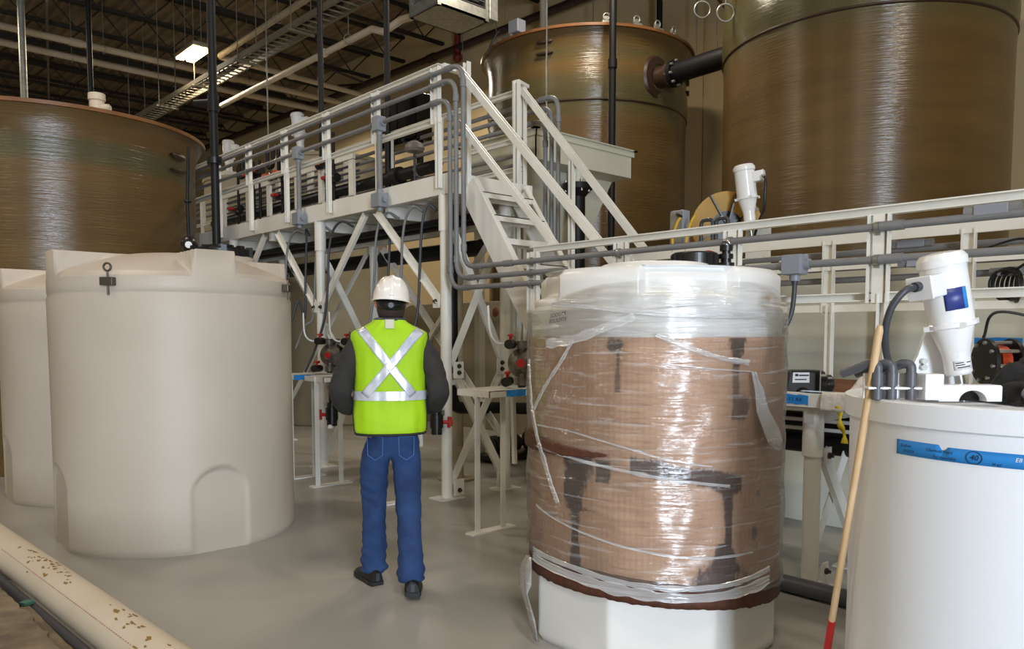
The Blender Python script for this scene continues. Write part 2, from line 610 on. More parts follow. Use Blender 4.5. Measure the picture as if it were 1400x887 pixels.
# ================================================================ FIBREGLASS TANKS
def frp_tank(label, c, R, H, seam, band, pads, rim=True):
    t = thing('fibreglass_tank', label, 'tank', (c[0], c[1], 0), 'fibreglass storage tanks')
    mb = MB()
    n, rows, greens = 128, [], []
    zs = [i * H / 60 for i in range(61)]
    for z in zs:
        r = R
        if seam:
            r += .028 * math.exp(-((z - seam - .22) / .26) ** 2) - (.012 if abs(z - seam) < .06 else 0)
        if rim and z > H - .30:
            r += .10 * ((z - H + .30) / .30) ** 2.2
        rows.append([Vector((c[0] + r * math.cos(2 * PI * j / n), c[1] + r * math.sin(2 * PI * j / n), z)) for j in range(n)])
        g = max([math.exp(-((z - b) / w) ** 6) * a for b, w, a in band] or [0])
        greens += [g] * n
    mb.grid(rows, True)
    o = mb.build('tank_wall', 'frp', t)
    at = o.data.attributes.new('green', 'FLOAT', 'POINT')
    at.data.foreach_set('value', greens)
    RR = R + (.10 if rim else 0)
    mb = MB()
    mb.lathe((c[0], c[1], H), [(RR - .02, -.01), (RR + .035, -.01), (RR + .035, .03), (RR - .12, .03)], n)
    mb.build('rim_flange', 'frp_rim', t)
    mb = MB()
    mb.lathe((c[0], c[1], H), [(RR - .10, .02), (RR * .7, .10), (RR * .35, .15), (0, .17)], 64)
    mb.build('roof_dome', 'frp_rim', t)
    if seam:
        mb = MB()
        mb.lathe((c[0], c[1], seam), [(R + .008, -.018), (R + .024, -.006), (R + .024, .006), (R + .008, .018)], n)
        mb.build('lap_joint', 'frp_pad', t)
    for a, z, w, h in pads:
        mb = MB()
        for dz, tt in ((h, .035), (-h, .022)):
            rows = []
            for s in (-1, 1):
                row = []
                for i in range(11):
                    aa = math.radians(a) + (i - 5) / 5 * w / R
                    hh = tt * math.sqrt(max(0.02, 1 - ((i - 5) / 5.2) ** 2))
                    row.append(Vector((c[0] + (R + .05) * math.cos(aa), c[1] + (R + .05) * math.sin(aa), z + dz + s * hh)))
                rows.append(row)
            row = [[(p - Vector((c[0], c[1], p.z))) * ((R - .01) / (R + .05)) + Vector((c[0], c[1], p.z)) for p in r] for r in rows]
            mb.grid([row[0], rows[0], rows[1], row[1]], False)
        mb.build('lifting_lug', 'frp_pad', t)
    return t
TL = frp_tank('big brown fibreglass tank with a flared rim behind the cream tanks', (2.42, 11.0), 1.60, 3.91, 0,
              [(3.49, .125, .95)], [(-50, 3.57, .14, .085)])
TM = frp_tank('brown fibreglass tank behind the hopper, joined to its neighbour by a black pipe', (10.0, 9.05), 1.65, 6.03, 5.0,
              [(5.72, .10, .7), (5.10, .32, .8)], [(-160, 5.80, .13, .085), (-55, 5.55, .13, .085)])
TR = frp_tank('largest brown fibreglass tank in the picture, above the lower walkway railing', (10.0, 4.42), 1.66, 6.03, 5.0,
              [(5.45, .62, .9)], [], True)
# nozzle on the middle tank, then the pipe to the right tank
a = math.radians(-96.5)
pn = Vector((10.0 + 1.65 * math.cos(a), 9.05 + 1.65 * math.sin(a), 5.40))
mb = MB()
mb.lathe(pn, [(.34, -.02), (.31, .015), (.2, .03)], 32, aim((0, -1, 0)))
mb.build('nozzle_pad', 'frp_pad', TM)
mb = MB()
mb.cyl(pn, pn + Vector((0, -.22, 0)), .16, None, 24)
mb.cyl(pn + Vector((0, -.20, 0)), pn + Vector((0, -.26, 0)), .19, None, 24)
mb.build('nozzle', 'frp_pad', TM)
t = thing('connecting_pipe', 'thick black pipe joining the two tall fibreglass tanks', 'pipe', pn + Vector((0, -.27, 0)))
q = Vector((pn.x, 5.98, 5.42))
MB().cyl(pn + Vector((0, -.27, 0)), q, .15, None, 24).build('pipe_run', 'black_pipe', t)
mb = MB()
mb.cyl(pn + Vector((0, -.265, 0)), pn + Vector((0, -.33, 0)), .20, None, 24)
fl = mb.build('flange', 'black_pipe', t)
mb = MB()
for i in range(8):
    b = 2 * PI * i / 8 + .2
    o = Vector((.175 * math.cos(b), 0, .175 * math.sin(b)))
    mb.cut()
    mb.cyl(pn + Vector((0, -.25, 0)) + o, pn + Vector((0, -.37, 0)) + o, .02, None, 8)
mb.build('bolt', 'galv', fl)
# clamps on the middle tank's rim
for i, a in enumerate((-128, -112, -99, -86)):
    rr = math.radians(a)
    p = Vector((10 + 1.70 * math.cos(rr), 9.05 + 1.70 * math.sin(rr), 6.06))
    R = Matrix.Rotation(rr, 3, 'Z')
    mb = MB()
    mb.box(p + Vector((0, 0, .02)), (.10, .14, .04), R)
    mb.box(p + R @ Vector((-.02, 0, .07)), (.03, .10, .10), R)
    mb.torus(p + Vector((0, 0, .11)), .05, .012, 14, 6, R @ rotm('Y', 90))
    mb.build('rim_clamp', 'galv', TM)
# sensor clamped on the rim, far left
rr = math.radians(-183)
p = Vector((10 + 1.68 * math.cos(rr), 9.05 + 1.68 * math.sin(rr), 6.06))
t = thing('level_sensor', 'small grey instrument box on the rim of the fibreglass tank behind the hopper', 'sensor', p)
mb = MB(); mb.box(p + Vector((.05, 0, .03)), (.26, .18, .06)); mb.build('bracket', 'steel', t)
mb = MB(); mb.box(p + Vector((.10, -.06, .20)), (.18, .22, .20)); mb.build('housing', 'grey_box', t, .015)
mb = MB(); mb.tube(spline([p + Vector((.1, .05, .2)), p + Vector((.0, .22, .22)), p + Vector((-.06, .34, .05)), p + Vector((-.10, .40, -.12))]), .018, 8); mb.build('cable', 'black_plastic', t)

# ================================================================ CREAM POLYETHYLENE TANKS
def smooth01(x):
    x = max(0, min(1, x))
    return x * x * (3 - 2 * x)
def poly_tank(label, c, R, rot, group, H=1.80, Zt=1.92, Zb=2.10):
    t = thing('storage_tank', label, 'tank', (c[0], c[1], 0), group)
    n = 360
    ks = [math.radians(rot + 90 * i) for i in range(4)]
    def dang(a):
        return min(abs((a - k + PI) % (2 * PI) - PI) for k in ks)
    rows = []
    zs = [0, .012, .035, .06] + [.08 + i * .018 for i in range(38)] + [.80 + i * .25 for i in range(4)] + [H - .03, H - .006, H, H + .008, H + .012, H + .05, Zt - .012, Zt]
    for z in zs:
        row = []
        for j in range(n):
            a = 2 * PI * j / n
            r = R - .014 * (1 - smooth01(z / .03)) 
            r += -.004 * math.sin(PI * min(1, z / H))          # barely waisted
            if z >= H - .006 and z <= H + .008:
                r -= .008
            if z > H + .008:
                r -= .004
            if z > Zt - .006:
                r -= .004
            s = dang(a) * R
            wv = .205
            if s < wv + .02 and z < .66:
                arch = .40 + math.sqrt(max(0, wv * wv - min(s, wv) ** 2))
                e = min(smooth01((wv - s) / .014), smooth01((arch - z) / .03))
                flat = R * math.cos(dang(a)) - (R - R * math.cos(wv / R)) * 0
                target = R * math.cos(wv / R) - .012
                target = target / max(.9, math.cos(dang(a)))
                r = r + (min(r, target) - r) * e
            row.append(Vector((c[0] + r * math.cos(a), c[1] + r * math.sin(a), z)))
        rows.append(row)
    base = len(rows)
    # shoulder: box ribs at the quarters, shallow dome between
    fr = [.985, .965, .93, .88, .82, .75, .68, .60, .52, .44, .36, .2, .02]
    for q in [1.0] + fr:
        row = []
        for j in range(n):
            a = 2 * PI * j / n
            r = (R - .008) * q
            dome = Zt + .20 * (1 - q ** 2.2)
            if q < 1.0:
                dome = Zt + .015 + .20 * (1 - q ** 2.2) 
            s = dang(a) * r if q > .3 else 0
            hw = .15 + .0 * q
            e = smooth01((hw - s) / .02 + .5)
            z = dome + (max(dome, Zb) - dome) * e
            row.append(Vector((c[0] + r * math.cos(a), c[1] + r * math.sin(a), z)))
        rows.append(row)
    mb = MB()
    mb.grid(rows, True, True)
    o = mb.build('tank_body', 'white_poly', t)
    return t
GP = 'cream domed storage tanks at the left'
T1 = poly_tank('cream polyethylene tank, the fully visible one of the two at the left', (2.15, 6.2), .86, -91, GP)
T2 = poly_tank('cream polyethylene tank half hidden behind the front one at the left edge', (2.18, 8.28), .86, -91, GP)
def tie_lug(t, c, R, ang, z, hook):
    a = math.radians(ang)
    Rm = Matrix.Rotation(a, 3, 'Z')
    p = Vector((c[0] + R * math.cos(a), c[1] + R * math.sin(a), z))
    mb = MB()
    mb.box(p + Rm @ Vector((.022, 0, .01)), (.05, .088, .055), Rm)
    lug = mb.build('tie_down_bracket', 'dark_bolt', t, .004)
    mb = MB()
    mb.cyl(p + Rm @ Vector((.03, .005, -.08)), p + Rm @ Vector((.03, .005, .08)), .007, None, 8)
    if hook:
        mb.torus(p + Rm @ Vector((.03, .005, .10)), .022, .006, 18, 6, Rm @ rotm('Y', 90), 4.6, -1.2)
    else:
        mb.torus(p + Rm @ Vector((.03, .005, .103)), .025, .007, 18, 6, Rm @ rotm('Y', 90))
    mb.build('eye_bolt', 'dark_bolt', lug)
tie_lug(T1, (2.15, 6.2), .86, -136.5, 1.86, False)
tie_lug(T1, (2.15, 6.2), .86, -46, 1.86, True)
tie_lug(T2, (2.18, 8.28), .86, -46, 1.86, True)
# lid with fittings on the front cream tank
lp = Vector((2.66, 6.54, 2.10))
mb = MB(); mb.lathe(lp, [(.30, -.10), (.275, -.02), (.265, .05), (.25, .065), (0, .07)], 48); mb.build('manway_neck', 'white_poly', T1)
lid = MB().lathe(lp + Vector((0, 0, .07)), [(.235, 0), (.235, .055), (.21, .07), (.10, .075), (.10, .10), (0, .10)], 40).build('lid', 'black_plastic', T1)
mb = MB()
for i in range(10):
    b = 2 * PI * i / 10
    mb.cut().box(lp + Vector((.228 * math.cos(b), .228 * math.sin(b), .105)), (.05, .045, .09), Matrix.Rotation(b, 3, 'Z'))
mb.build('lid_clamp', 'black_plastic', lid)
def ball_valve(parent, p, col='red', d=(0, 1, 0), r=.03, up=(0, 0, 1)):
    p, d, up = Vector(p), Vector(d).normalized(), Vector(up)
    mb = MB()
    mb.ball(p, r * 1.25, 12)
    mb.cyl(p - d * r * 2.6, p - d * r * 1.0, r * 1.25, None, 12)
    mb.cyl(p + d * r * 1.0, p + d * r * 2.6, r * 1.25, None, 12)
    v = mb.build('valve_body', 'black_plastic', parent)
    mb = MB()
    mb.cyl(p + up * r * .8, p + up * r * 2.1, r * .45, None, 8)
    mb.box(p + up * r * 2.3, (r * 2.6, r * 1.1, r * .6), Matrix.Rotation(math.atan2(d.y, d.x), 3, 'Z'))
    mb.ball(p + up * r * 2.3 + d * r * 1.4, r * .55, 8)
    mb.build('valve_handle', col, v)
    return v
t = thing('drop_pipe', 'black pipe dropping from the roof onto the lid of the front cream tank', 'pipe', lp + Vector((0, 0, .16)))
px, py = lp.x - .02, lp.y + .05
MB().tube([(px, py, 2.27), (px, py, ZC - .6)], .034, 12).build('pipe_run', 'black_pipe', t)
mb = MB(); mb.cyl((px, py, 2.95), (px, py, 3.0), .062, None, 14); mb.box((px, py, 2.975), (.02, .26, .03)); mb.build('pipe_clamp', 'black_plastic', t)
mb = MB(); mb.cyl((px, py, 3.38), (px, py, 3.52), .045, None, 14); mb.cyl((px, py, 3.46), (px - .10, py + .14, 3.46), .03, None, 12); mb.build('tee', 'black_pipe', t)
t = thing('lid_fitting', 'black elbow fitting clamped to the rim of the front cream tank lid', 'fitting', lp + Vector((-.20, .18, .05)))
f0 = lp + Vector((-.20, .19, 0.035))
mb = MB(); mb.cyl(f0 + Vector((0, 0, -.01)), f0 + Vector((0, 0, .04)), .075, .05, 14); mb.cyl(f0 + Vector((0, 0, .04)), f0 + Vector((0, 0, .16)), .045, None, 14); mb.ball(f0 + Vector((0, 0, .14)), .07, 14); mb.build('fitting_body', 'black_plastic', t)
mb = MB(); mb.cyl(f0 + Vector((-.02, -.05, .13)), f0 + Vector((-.035, -.085, .13)), .028, None, 12); mb.build('union_cap', 'label_white', t)
mb = MB(); mb.tube(spline([f0 + Vector((0, 0, .16)), f0 + Vector((0, 0.01, .5)), f0 + Vector((.01, 0, .80)), f0 + Vector((.02, .02, .95))]), .014, 8); mb.torus(f0 + Vector((0, 0, .5)), .022, .010, 12, 6); mb.build('riser', 'black_pipe', t)

# ================================================================ WRAPPED TANK
def wrapped_tank():
    c, R = Vector((3.22, 2.44, 0)), .62
    t = thing('wrapped_tank', 'white tank bundled in brown cardboard and clear stretch film', 'tank', c)
    n = 288
    blocks = [-169, -86, 4, 96]
    def dang(a):
        return min(abs((math.degrees(a) - k + 180) % 360 - 180) for k in blocks)
    rows = []
    zs = [0, .01, .03] + [.05 + i * .05 for i in range(9)] + [.5, .9, 1.3, 1.60, 1.635, 1.64, 1.655, 1.66, 1.69, 1.705, 1.72, 1.76, 1.795, 1.815, 1.825]
    for z in zs:
        row = []
        for j in range(n):
            a = 2 * PI * j / n
            r = R - (.02 * (1 - smooth01(z / .03)))
            if z < .5:                                  # faceted foot
                f = ((math.degrees(a) + 138 + 22.5) % 45 - 22.5)
                oct_ = (R * .925) / math.cos(math.radians(f))
                e = 1 - smooth01((z - .36) / .12)
                r = r + (min(oct_, R + .003) - r) * e
                if z < .03:
                    r -= .02 * (1 - z / .03)
            if 1.635 <= z <= 1.64:
                r += .004
            if z > 1.645:
                r -= .010
            if z > 1.695:
                e = smooth01((21 - dang(a)) / 1.6 + .5)
                r -= .062 * (1 - e) * smooth01((z - 1.69) / .02)
            if z > 1.80:
                r -= .03 * smooth01((z - 1.795) / .03)
            row.append(c + Vector((r * math.cos(a), r * math.sin(a), z)))
        rows.append(row)
    for q, z in ((.90, 1.828), (.6, 1.84), (.44, 1.845), (.43, 1.87), (.40, 1.875), (.02, 1.875)):
        rows.append([c + Vector((R * q * math.cos(2 * PI * j / n), R * q * math.sin(2 * PI * j / n), z)) for j in range(n)])
    MB().grid(rows, True).build('tank_body', 'bright_poly', t)
    # black lid
    lc = Vector((3.43, 2.345, 1.872))
    lid = MB().lathe(lc, [(.11, -.02), (.118, 0), (.118, .062), (.108, .07), (.04, .072), (.04, .062), (0, .062)], 40).build('lid', 'black_plastic', t)
    mb = MB()
    for i in range(16):
        b = 2 * PI * i / 16
        mb.cut().box(lc + Vector((.118 * math.cos(b), .118 * math.sin(b), .030)), (.010, .014, .058), Matrix.Rotation(b, 3, 'Z'))
    lid_g = mb.build('lid_grip', 'black_plastic', lid)
    MB().lathe(lc, [(.15, -.02), (.15, .006), (.11, .008)], 40).build('lid_ring', 'black_plastic', t)
    # vent fitting beside it
    v = Vector((3.535, 2.225, 1.86))
    mb = MB()
    for r, z0, z1 in ((.042, 0, .03), (.026, .03, .05), (.036, .05, .075), (.022, .075, .09), (.033, .09, .12)):
        mb.cyl(v + Vector((0, 0, z0)), v + Vector((0, 0, z1)), r, None, 14)
    vf = mb.build('vent_fitting', 'black_plastic', t)
    mb = MB(); mb.cyl(v + Vector((0, 0, .085)), v + Vector((0, 0, .125)), .012, None, 10); mb.torus(v + Vector((0, 0, .125)), .02, .008, 14, 6, rotm('Y', 60)); mb.build('vent_stem', 'steel', vf)
    # cardboard
    def wet(a, z):
        """stains: drips and soaked patches with outlines of their own (a in degrees, z in metres)"""
        nz = noise.noise(Vector((a * .16, z * 7, 1.3))) * 1.1 + noise.noise(Vector((a * .7, z * 26, 4))) * .7 + noise.noise(Vector((a * 2.2, z * 90, 9))) * .5
        w = 0
        def blob(x, s):
            return smooth01(.5 + (x + nz * .55) / s)
        # left drip
        w = max(w, blob(1 - abs((a + 176) / 2.4), .5) * (z > .46) * (z < .97))
        w = max(w, blob(1 - abs((a + 176) / 6.5), .5) * (z > .72) * (z < .97))
        w = max(w, blob(1 - abs((a + 163) / 3.0) ** 2, .5) * (z > .86) * (z < .96))
        # sloping run to the right drip
        if -152 < a < -104:
            zc = .955 - (a + 152) / 48 * .10
            w = max(w, blob(1 - abs(z - zc) / .035, .5))
        w = max(w, blob(1 - abs((a + 111) / 1.9), .5) * (z > .42) * (z < .88))
        zz = (.60 - z) / .16
        if 0 < zz:
            w = max(w, blob(1 - abs((a + 113) / (2.5 + 8 * min(1, zz))), .5) * (z > .36))
        # upper right smear and small marks
        w = max(w, blob(1 - abs((a + 108.5) / (4.2 - 2.6 * smooth01((1.50 - z) / .12))), .5) * (z > 1.15) * (z < 1.505) * (1 if z > 1.38 else .75))
        w = max(w, blob(1 - abs((a + 157) / 1.0), .6) * (z > 1.27) * (z < 1.50) * .8)
        w = max(w, blob(1 - math.hypot((a + 157.5) / 3, (z - 1.475) / .03), .5))
        w = max(w, blob(1 - math.hypot((a + 104) / 3, (z - 1.20) / .05), .7) * .8)
        w = max(w, blob(1 - math.hypot((a + 96) / 2, (z - .62) / .03), .7) * .7)
        w = max(w, blob(1 - math.hypot((a + 94) / 1.2, (z - .80) / .02), .7) * .6)
        return min(1, w)
    n2, m2 = 540, 170
    rows, att = [], []
    def zbot(a):
        # hem sags towards the near right
        return .300 + .055 * math.cos(math.radians(a - 170)) + .004 * noise.noise(Vector((a * .15, 0, 0)))
    for i in range(m2 + 1):
        row = []
        for j in range(n2):
            ad = -270 + 360 * j / n2
            a = math.radians(ad)
            z0 = zbot(ad)
            z = z0 + (1.512 - z0) * i / m2
            r = R + .010 + .0012 * math.sin(a * 150) + .004 * noise.noise(Vector((a * 3, z * 2.5, 7)))
            row.append(c + Vector((r * math.cos(a), r * math.sin(a), z)))
            att.append(wet(ad, z))
        rows.append(row)
    o = MB().grid(rows, True).build('cardboard_sleeve', 'cardboard', t)
    o['label'] = 'brown cardboard sleeve with dark water stains'
    o.data.attributes.new('wet', 'FLOAT', 'POINT').data.foreach_set('value', att)
    # soaked hem strip and the torn soaked strip at mid height
    rows = []
    for i in range(5):
        row = []
        for j in range(n2):
            ad = -270 + 360 * j / n2
            a = math.radians(ad)
            z1, z0 = zbot(ad) + .085 + .025 * math.cos(math.radians(ad - 170)), zbot(ad) - .012 + .006 * noise.noise(Vector((ad * .35, 2, 0)))
            r = R + .017
            row.append(c + Vector((r * math.cos(a), r * math.sin(a), z0 + (z1 - z0) * i / 4)))
        rows.append(row)
    MB().grid(rows, True).build('soaked_hem', 'wet_board', t, solid=.004)
    rows = []
    for i in range(6):
        row = []
        for j in range(80):
            ad = -222 + 62 * j / 79 + 0
            x = j / 79
            zt = 1.055 - .06 * x + .006 * noise.noise(Vector((ad * .4, 1, 0)))
            zb = zt - .085 * (1 - x) ** .6 - .004
            a = math.radians(ad)
            r = R + .040
            row.append(c + Vector((r * math.cos(a), r * math.sin(a), zb + (zt - zb) * i / 5)))
        rows.append(row)
    MB().grid(rows).build('soaked_strip', 'wet_board', t, solid=.003)
    # film
    rows = []
    n3 = 360
    for i in range(90):
        row = []
        for j in range(n3):
            a = 2 * PI * j / n3
            ad = math.degrees(a)
            zt = 1.64 + .12 * smooth01((math.cos(a - math.radians(-127)) - .2) / .8) + .012 * noise.noise(Vector((math.cos(a) * 4, math.sin(a) * 4, 0)))
            zb = zbot(ad) + .062 + .022 * math.cos(math.radians(ad - 170))
            z = zb + (zt - zb) * i / 89
            r = R + .026 + .010 * noise.noise(Vector((a * 5 + z * 2, z * 9 - a * 2, 3))) 
            if z > 1.66:
                r -= .006
            row.append(c + Vector((r * math.cos(a), r * math.sin(a), z)))
        rows.append(row)
    MB().grid(rows, True).build('stretch_film', 'film', t)
    # film gathered into ropes
    def rope(pts, w, name='film_rope'):
        P = []
        for ad, z, k in pts:
            a = math.radians(ad)
            r = R + .034 + k
            P.append(c + Vector((r * math.cos(a), r * math.sin(a), z)))
        P = spline(P, 8)
        rr = [w * (.7 + .5 * abs(noise.noise(Vector((i * .35, w * 50, 0))))) for i in range(len(P))]
        mb = MB().tube(P, rr, 7)
        mb.build(name, 'film_rope', t)
    def ribbon(pts, w, seed):
        P = []
        for ad, z, k in pts:
            P.append(Vector((ad - 360 if ad > 0 else ad, z, k)))
        P = spline(P, 14)
        rows = []
        for i, p in enumerate(P):
            d = (P[min(i + 1, len(P) - 1)] - P[max(i - 1, 0)])
            d = Vector((d.x * PI / 180 * R, d.y)).normalized()
            n_ = Vector((-d.y, d.x))
            ww = w * (.65 + .7 * abs(noise.noise(Vector((i * .13, seed, 0)))))
            row = []
            for q in range(7):
                o = (q / 6 - .5) * ww
                a = math.radians(p.x) + n_.x * o / R
                r = R + .037 + p.z + .004 * math.sin(q * 2.4 + seed) + .003 * noise.noise(Vector((i * .4, q, seed)))
                row.append(c + Vector((r * math.cos(a), r * math.sin(a), p.y + n_.y * o)))
            rows.append(row)
        MB().grid(rows).build('film_fold', 'film_rope', t)
    ribbon([(168, 1.48, 0), (-176, 1.50, 0), (-160, 1.56, 0), (-150, 1.60, 0)], .05, 1)
    ribbon([(-176, 1.50, 0), (178, 1.40, .002), (168, 1.28, .003), (158, 1.16, .004)], .016, 2)
    ribbon([(150, 1.40, .002), (154, 1.22, .005), (160, 1.06, .006), (167, .93, .005), (172, .82, .003), (176, .74, 0)], .034, 3)
    ribbon([(-142, 1.52, 0), (-128, 1.46, 0), (-116, 1.42, 0), (-104, 1.40, 0)], .03, 4)
    ribbon([(160, 1.09, .002), (-178, 1.085, .001), (-155, 1.035, .001), (-138, .985, 0), (-120, .95, 0)], .012, 5)
    ribbon([(160, .99, .002), (-178, .965, .001), (-155, .93, .001), (-138, .90, 0), (-112, .86, 0)], .020, 6)
    ribbon([(160, .70, .001), (-175, .64, .001), (-150, .585, .001), (-125, .55, .0), (-100, .55, 0)], .014, 7)
    ribbon([(156, .435, 0), (-178, .42, 0), (-155, .395, 0), (-135, .375, 0), (-112, .375, 0), (-88, .40, 0)], .055, 8)
    ribbon([(156, .47, 0), (-178, .46, 0), (-155, .43, 0), (-135, .415, 0), (-112, .42, 0), (-88, .45, 0)], .03, 9)
    ribbon([(-140, 1.40, 0), (-120, 1.375, .001), (-103, 1.36, .003)], .010, 10)
    ribbon([(172, 1.66, 0), (-165, 1.64, 0), (-140, 1.61, 0), (-115, 1.60, 0), (-95, 1.61, 0)], .03, 11)
    # loose torn film hanging at the right and the left foot
    def flap(name, outline):
        rows = []
        for (a0, a1, z, k) in outline:
            row = []
            for i in range(9):
                ad = a0 + (a1 - a0) * i / 8
                a = math.radians(ad)
                r = R + .038 + k + .008 * math.sin(i * 1.7 + z * 30)
                row.append(c + Vector((r * math.cos(a), r * math.sin(a), z)))
            rows.append(row)
        MB().grid(rows).build(name, 'film_rope', t, solid=.002)
    flap('torn_film', [(-103, -101, 1.36, .003), (-102, -97, 1.28, .008), (-100, -92, 1.18, .012), (-98, -87, 1.10, .016), (-94, -84, 1.04, .02), (-88, -86, 1.0, .022)])
    flap('torn_film', [(150, 156, .42, .004), (142, 158, .36, .02), (140, 160, .30, .03), (145, 158, .25, .03), (154, 160, .12, .012), (158, 163, .02, .0)])
    # marker writing on the shoulder
    def place(a0, z0, tilt=0.0):
        def f(u, v):
            a = math.radians(a0) + u / R
            r = R + .042
            return c + Vector((r * math.cos(a), r * math.sin(a), z0 + v + tilt * u))
        return f
    text_mesh('SODIUM\nBISULFITE', .026, 'marker_writing', 'ink', t, place(176, 1.60, .12), .15)
    # dried splash of glue
    mb = MB()
    for i in range(9):
        b = 2 * PI * i / 9
        l = .012 + .018 * random.random()
        a0 = math.radians(-88) 
        pts = []
        for k in range(4):
            a = a0 + math.cos(b) * l * k / 3 / R
            z = 1.685 + math.sin(b) * l * k / 3
            pts.append(c + Vector(((R + .004) * math.cos(a), (R + .004) * math.sin(a), z)))
        mb.tube(pts, [.005, .004, .003, .001], 6)
    mb.build('glue_splash', 'pole', t)
wrapped_tank()

# ================================================================ UPPER WALKWAY
XF, XB = 4.30, 5.30
def guard_post(t, x, y, z0, zm, zt, face, mat='white_steel', wide=.112):
    """strut post: narrow below the mid rail, doubled to a wide channel above it"""
    s = -1 if face < 0 else 1
    mb = MB()
    mb.channel((x, y - .024, z0), (x, y - .024, zm + .02), .045, .048, .007, up=(0, 1, 0))
    mb.channel((x + s * .012, y, zm - .03), (x + s * .012, y, zt - .02), .04, wide, .008, up=(0, 1, 0))
    mb.bar((x + s * .03, y, zm - .03), (x + s * .03, y, zt - .02), .014, wide * .55, up=(0, 1, 0))
    return mb.build('guard_post', mat, t)
def top_rail(t, x, y0, y1, z, name='top_rail'):
    mb = MB()
    mb.profile([(-.03, -.024), (.02, -.024), (.02, .024), (-.03, .024), (-.03, .017), (.012, .017), (.012, -.017), (-.03, -.017)], (x, y0, z), (x, y1, z))
    return mb.build(name, 'white_steel', t)
def brace(t, p, q, w=.085, name='brace'):
    mb = MB()
    p, q = Vector(p), Vector(q)
    d = (q - p).normalized()
    side = Vector((0, 0, 1)).cross(d)
    mb.angle(p, q, w, .035, .008, up=side)
    o = mb.build(name, 'white_steel', t)
    return o
def gusset(mb, p, plane, s=.13):
    """a bolted gusset plate with its bolt heads"""
    sz = (s * .75, .012, s) if plane == 'x' else (.012, s * .75, s)
    mb.cut().box(p, sz)
def bolt(mb, p, d, r=.018):
    p, d = Vector(p), Vector(d)
    mb.cut().cyl(p, p + d * .012, r * 1.2, None, 12)
    mb.cyl(p, p + d * .03, r * .7, None, 6)
def column(t, x, y, z1, sleeve=.34, r=.052):
    mb = MB(); mb.cyl((x, y, .012), (x, y, z1 - sleeve + .03), r, None, 20)
    c = mb.build('column', 'white_steel', t)
    MB().cyl((x, y, z1 - sleeve), (x, y, z1), r * 1.22, None, 20).build('sleeve', 'white_steel', c)
    MB().box((x, y, .006), (.26, .20, .012)).build('base_plate', 'white_steel', c)
    return c
P1 = thing('walkway_platform', 'tall white steel walkway on columns, at the head of the stairs', 'platform', (4.8, 8, 0))
YA, YB, ZD = 5.55, 15.5, 2.77
mb = MB()
mb.span((XF + .05, YA, ZD + .10), (XB - .05, YB, ZD + .13))
yy = YA
while yy < YB:
    mb.span((XF + .05, yy, ZD + .02), (XB - .05, yy + .012, ZD + .10)); yy += .25
mb.build('walking_deck', 'white_steel', P1)
for x, s in ((XF, 1), (XB, -1)):
    mb = MB(); mb.channel((x, YB, ZD + .09), (x, YA - .05, ZD + .09), .07 * (1 if s > 0 else -1) if False else .07, .18, .012, up=(0, 0, 1))
    if s > 0:
        mb = MB(); mb.profile([(0, -.09), (.07, -.09), (.07, -.078), (.012, -.078), (.012, .078), (.07, .078), (.07, .09), (0, .09)], (x, YA - .05, ZD + .09), (x, YB, ZD + .09))
    mb.build('edge_beam', 'white_steel', P1)
MB().span((XF, YA - .06, ZD), (XB, YA - .045, ZD + .18)).build('edge_beam', 'white_steel', P1)
for y in (6.6, 7.95, 9.2, 10.4):
    MB().span((XF + .06, y - .03, ZD - .10), (XB - .06, y + .03, ZD + .02)).build('cross_beam', 'white_steel', P1)
MB().span((XB - .3, YA + .1, ZD - .22), (XB - .22, 14, ZD - .10)).build('pipe_support_beam', 'white_steel', P1)
cols = [(4.36, 5.65), (5.06, 5.62), (4.36, 7.95), (5.06, 7.95), (4.36, 10.3), (5.06, 10.3)]
for x, y in cols:
    column(P1, x, y, ZD + .02)
for k in range(11):
    y = 5.65 + .975 * k
    guard_post(P1, XF - .01, y, ZD + .05, 3.42, 3.90, -1)
    if k != 0:
        guard_post(P1, XB, y + .35, ZD + .1, 3.42, 3.90, 1)
top_rail(P1, XF - .01, 5.62, YB, 3.885)
top_rail(P1, XB, 5.60, YB, 3.885)
for x in (XF, XB):
    top_rail(P1, x, 5.62, YB, 3.42, 'mid_rail')
top_rail(P1, XB + .01, 5.62, YB, 3.14, 'mid_rail')
MB().bar((XF, 5.60, 3.885), (XF + .2, 5.60, 3.885), .05, .05).build('rail_return', 'white_steel', P1)
MB().span((XB - .01, 5.65, 2.93), (XB, YB, 3.06)).build('toe_board', 'white_steel', P1)
# gate side posts at the head of the stairs
for x, y, z0 in ((XB + .02, 5.62, 1.1), (XB - .12, 5.56, 1.1), (4.50, 5.48, 2.7)):
    mb = MB()
    mb.channel((x, y, z0), (x, y, 3.93), .045, .06, .008, up=(0, 1, 0))
    if x > 5:
        mb.bar((x, y + .05, 3.35), (x, y + .05, 3.95), .03, .05, up=(0, 1, 0))
    mb.build('gate_post', 'white_steel', P1)
MB().bar((XB - .14, 5.56, 3.93), (XB + .05, 5.62, 3.93), .05, .03).build('gate_post_cap', 'white_steel', P1)
